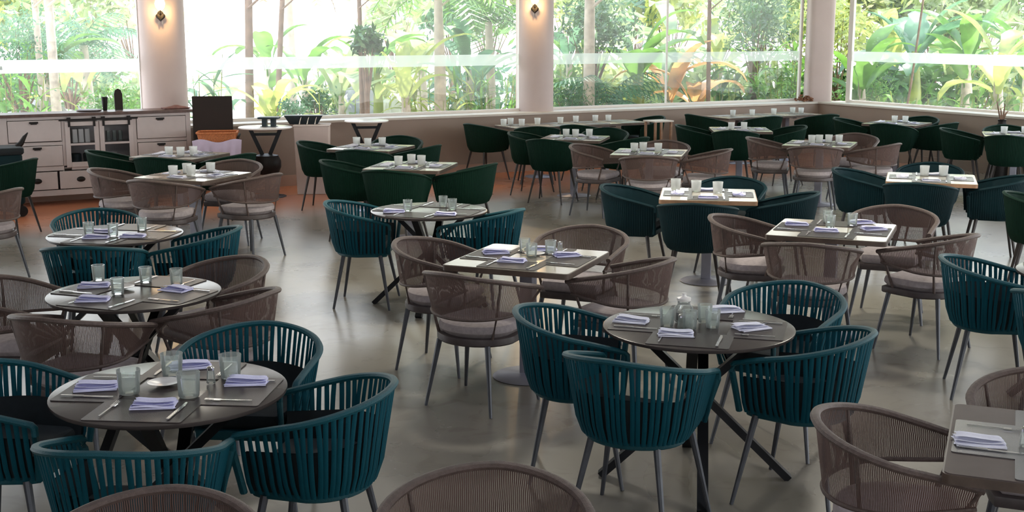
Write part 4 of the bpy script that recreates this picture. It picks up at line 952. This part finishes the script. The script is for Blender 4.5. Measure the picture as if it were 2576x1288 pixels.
# large leaved background growth, farther off
def far_mass(px, Y, z, r, n, lm, label, seed, ls=.2): return shrub(px, Y, z, r, n, lm, label, seed, ls, name='garden_bush')
far_mass(-22, 25.6, 0.7, 0.85, 260, M['leaf_g'], 'low fresh green bush far left of the left window', 200, 0.20)
far_mass(-56, 29.1, 2.5, 0.85, 260, M['leaf_y'], 'high yellow green bush far left of the left window', 201, 0.26)
far_mass(105, 25.2, 0.7, 0.85, 260, M['leaf_g'], 'low fresh green bush behind the left trunk pair', 202, 0.14)
far_mass(100, 29.7, 2.5, 0.85, 260, M['leaf_p'], 'high pale green bush behind the left trunk pair', 203, 0.26)
far_mass(244, 26.5, 0.7, 0.85, 260, M['leaf_p'], 'low pale green bush right half of the left window', 204, 0.26)
far_mass(263, 29.0, 2.5, 0.85, 260, M['leaf_p'], 'high pale green bush right half of the left window', 205, 0.20)
far_mass(340, 26.4, 0.7, 0.85, 260, M['leaf_p'], 'low pale green bush just left of the left column', 206, 0.26)
far_mass(349, 29.3, 2.5, 0.85, 260, M['leaf_p'], 'high pale green bush just left of the left column', 207, 0.14)
far_mass(904, 26.5, 0.7, 0.85, 260, M['leaf_y'], 'low yellow green bush behind the slender dark stem', 208, 0.26)
far_mass(1013, 26.5, 0.7, 0.85, 260, M['leaf_p'], 'low pale green bush centre right of the middle window', 210, 0.14)
far_mass(998, 28.9, 2.5, 0.85, 260, M['leaf_p'], 'high pale green bush centre right of the middle window', 211, 0.20)
far_mass(1150, 25.5, 0.7, 0.85, 260, M['leaf_b'], 'low blue green bush behind the pale straight trunk', 212, 0.20)
far_mass(1142, 29.9, 2.5, 0.85, 260, M['leaf_b'], 'high blue green bush behind the pale straight trunk', 213, 0.20)
far_mass(1267, 26.1, 0.7, 0.85, 260, M['leaf_b'], 'low blue green bush left of the middle column', 214, 0.14)
far_mass(1231, 29.1, 2.5, 0.85, 260, M['leaf_g'], 'high fresh green bush left of the middle column', 215, 0.20)
far_mass(1420, 26.8, 0.7, 0.85, 360, M['leaf_p'], 'low pale green bush right of the middle column', 216, 0.26)
far_mass(1436, 29.3, 2.5, 0.85, 360, M['leaf_y'], 'high yellow green bush right of the middle column', 217, 0.14)
far_mass(1507, 26.3, 0.7, 0.85, 360, M['leaf_y'], 'low yellow green bush behind the grey trunk', 218, 0.20)
far_mass(1494, 28.4, 2.5, 0.85, 360, M['leaf_p'], 'high pale green bush behind the grey trunk', 219, 0.20)
far_mass(1602, 26.6, 0.7, 0.85, 360, M['leaf_p'], 'low pale green bush left of the mullion', 220, 0.14)
far_mass(1589, 30.0, 2.5, 0.85, 360, M['leaf_b'], 'high blue green bush left of the mullion', 221, 0.14)
far_mass(1682, 25.7, 0.7, 0.85, 360, M['leaf_p'], 'low pale green bush behind the orange leaves', 222, 0.26)
far_mass(1682, 29.5, 2.5, 0.85, 360, M['leaf_y'], 'high yellow green bush behind the orange leaves', 223, 0.20)
far_mass(1812, 26.3, 0.7, 0.85, 360, M['leaf_g'], 'low fresh green bush right of the orange leaves', 224, 0.14)
far_mass(1799, 28.7, 2.5, 0.85, 360, M['leaf_p'], 'high pale green bush right of the orange leaves', 225, 0.14)
far_mass(1892, 25.3, 0.7, 0.85, 360, M['leaf_p'], 'low pale green bush above the corner table', 226, 0.20)
far_mass(1919, 29.2, 2.5, 0.85, 360, M['leaf_g'], 'high fresh green bush above the corner table', 227, 0.20)
far_mass(1990, 25.4, 0.7, 0.85, 360, M['leaf_g'], 'low fresh green bush left of the corner post', 228, 0.20)
far_mass(1994, 28.1, 2.5, 0.85, 360, M['leaf_p'], 'high pale green bush left of the corner post', 229, 0.20)
far_mass(2168, 25.9, 0.7, 0.85, 360, M['leaf_d'], 'low deep green bush right of the corner post', 230, 0.26)
far_mass(2136, 29.0, 2.5, 0.85, 360, M['leaf_y'], 'high yellow green bush right of the corner post', 231, 0.26)
far_mass(2247, 26.8, 0.7, 0.85, 360, M['leaf_g'], 'low fresh green bush left part of the right window', 232, 0.26)
far_mass(2235, 29.6, 2.5, 0.85, 360, M['leaf_d'], 'high deep green bush left part of the right window', 233, 0.20)
far_mass(2345, 25.9, 0.7, 0.85, 360, M['leaf_g'], 'low fresh green bush middle of the right window', 234, 0.20)
far_mass(2336, 28.5, 2.5, 0.85, 360, M['leaf_p'], 'high pale green bush middle of the right window', 235, 0.26)
far_mass(2450, 25.7, 0.7, 0.85, 360, M['leaf_y'], 'low yellow green bush right part of the right window', 236, 0.14)
far_mass(2450, 28.8, 2.5, 0.85, 360, M['leaf_p'], 'high pale green bush right part of the right window', 237, 0.26)
far_mass(2558, 25.7, 0.7, 0.85, 360, M['leaf_g'], 'low fresh green bush at the right edge of the photo', 238, 0.26)
far_mass(2551, 28.7, 2.5, 0.85, 360, M['leaf_g'], 'high fresh green bush at the right edge of the photo', 239, 0.14)
banana(-160, 21.5, 2.5, 8, M['leaf_g'], 'green broad leaved plant beyond the left edge of the photo', 401); far_mass(-220, 25, .9, .9, 320, M['leaf_p'], 'pale green bush beyond the left edge of the photo', 402, .2)
palm(-330, 22, 2.2, 18, M['leaf_b'], 'palm well beyond the left edge of the photo', 403, 1.4); far_mass(-420, 24, 1.8, .9, 320, M['leaf_g'], 'fresh green bush well beyond the left edge', 404, .2)
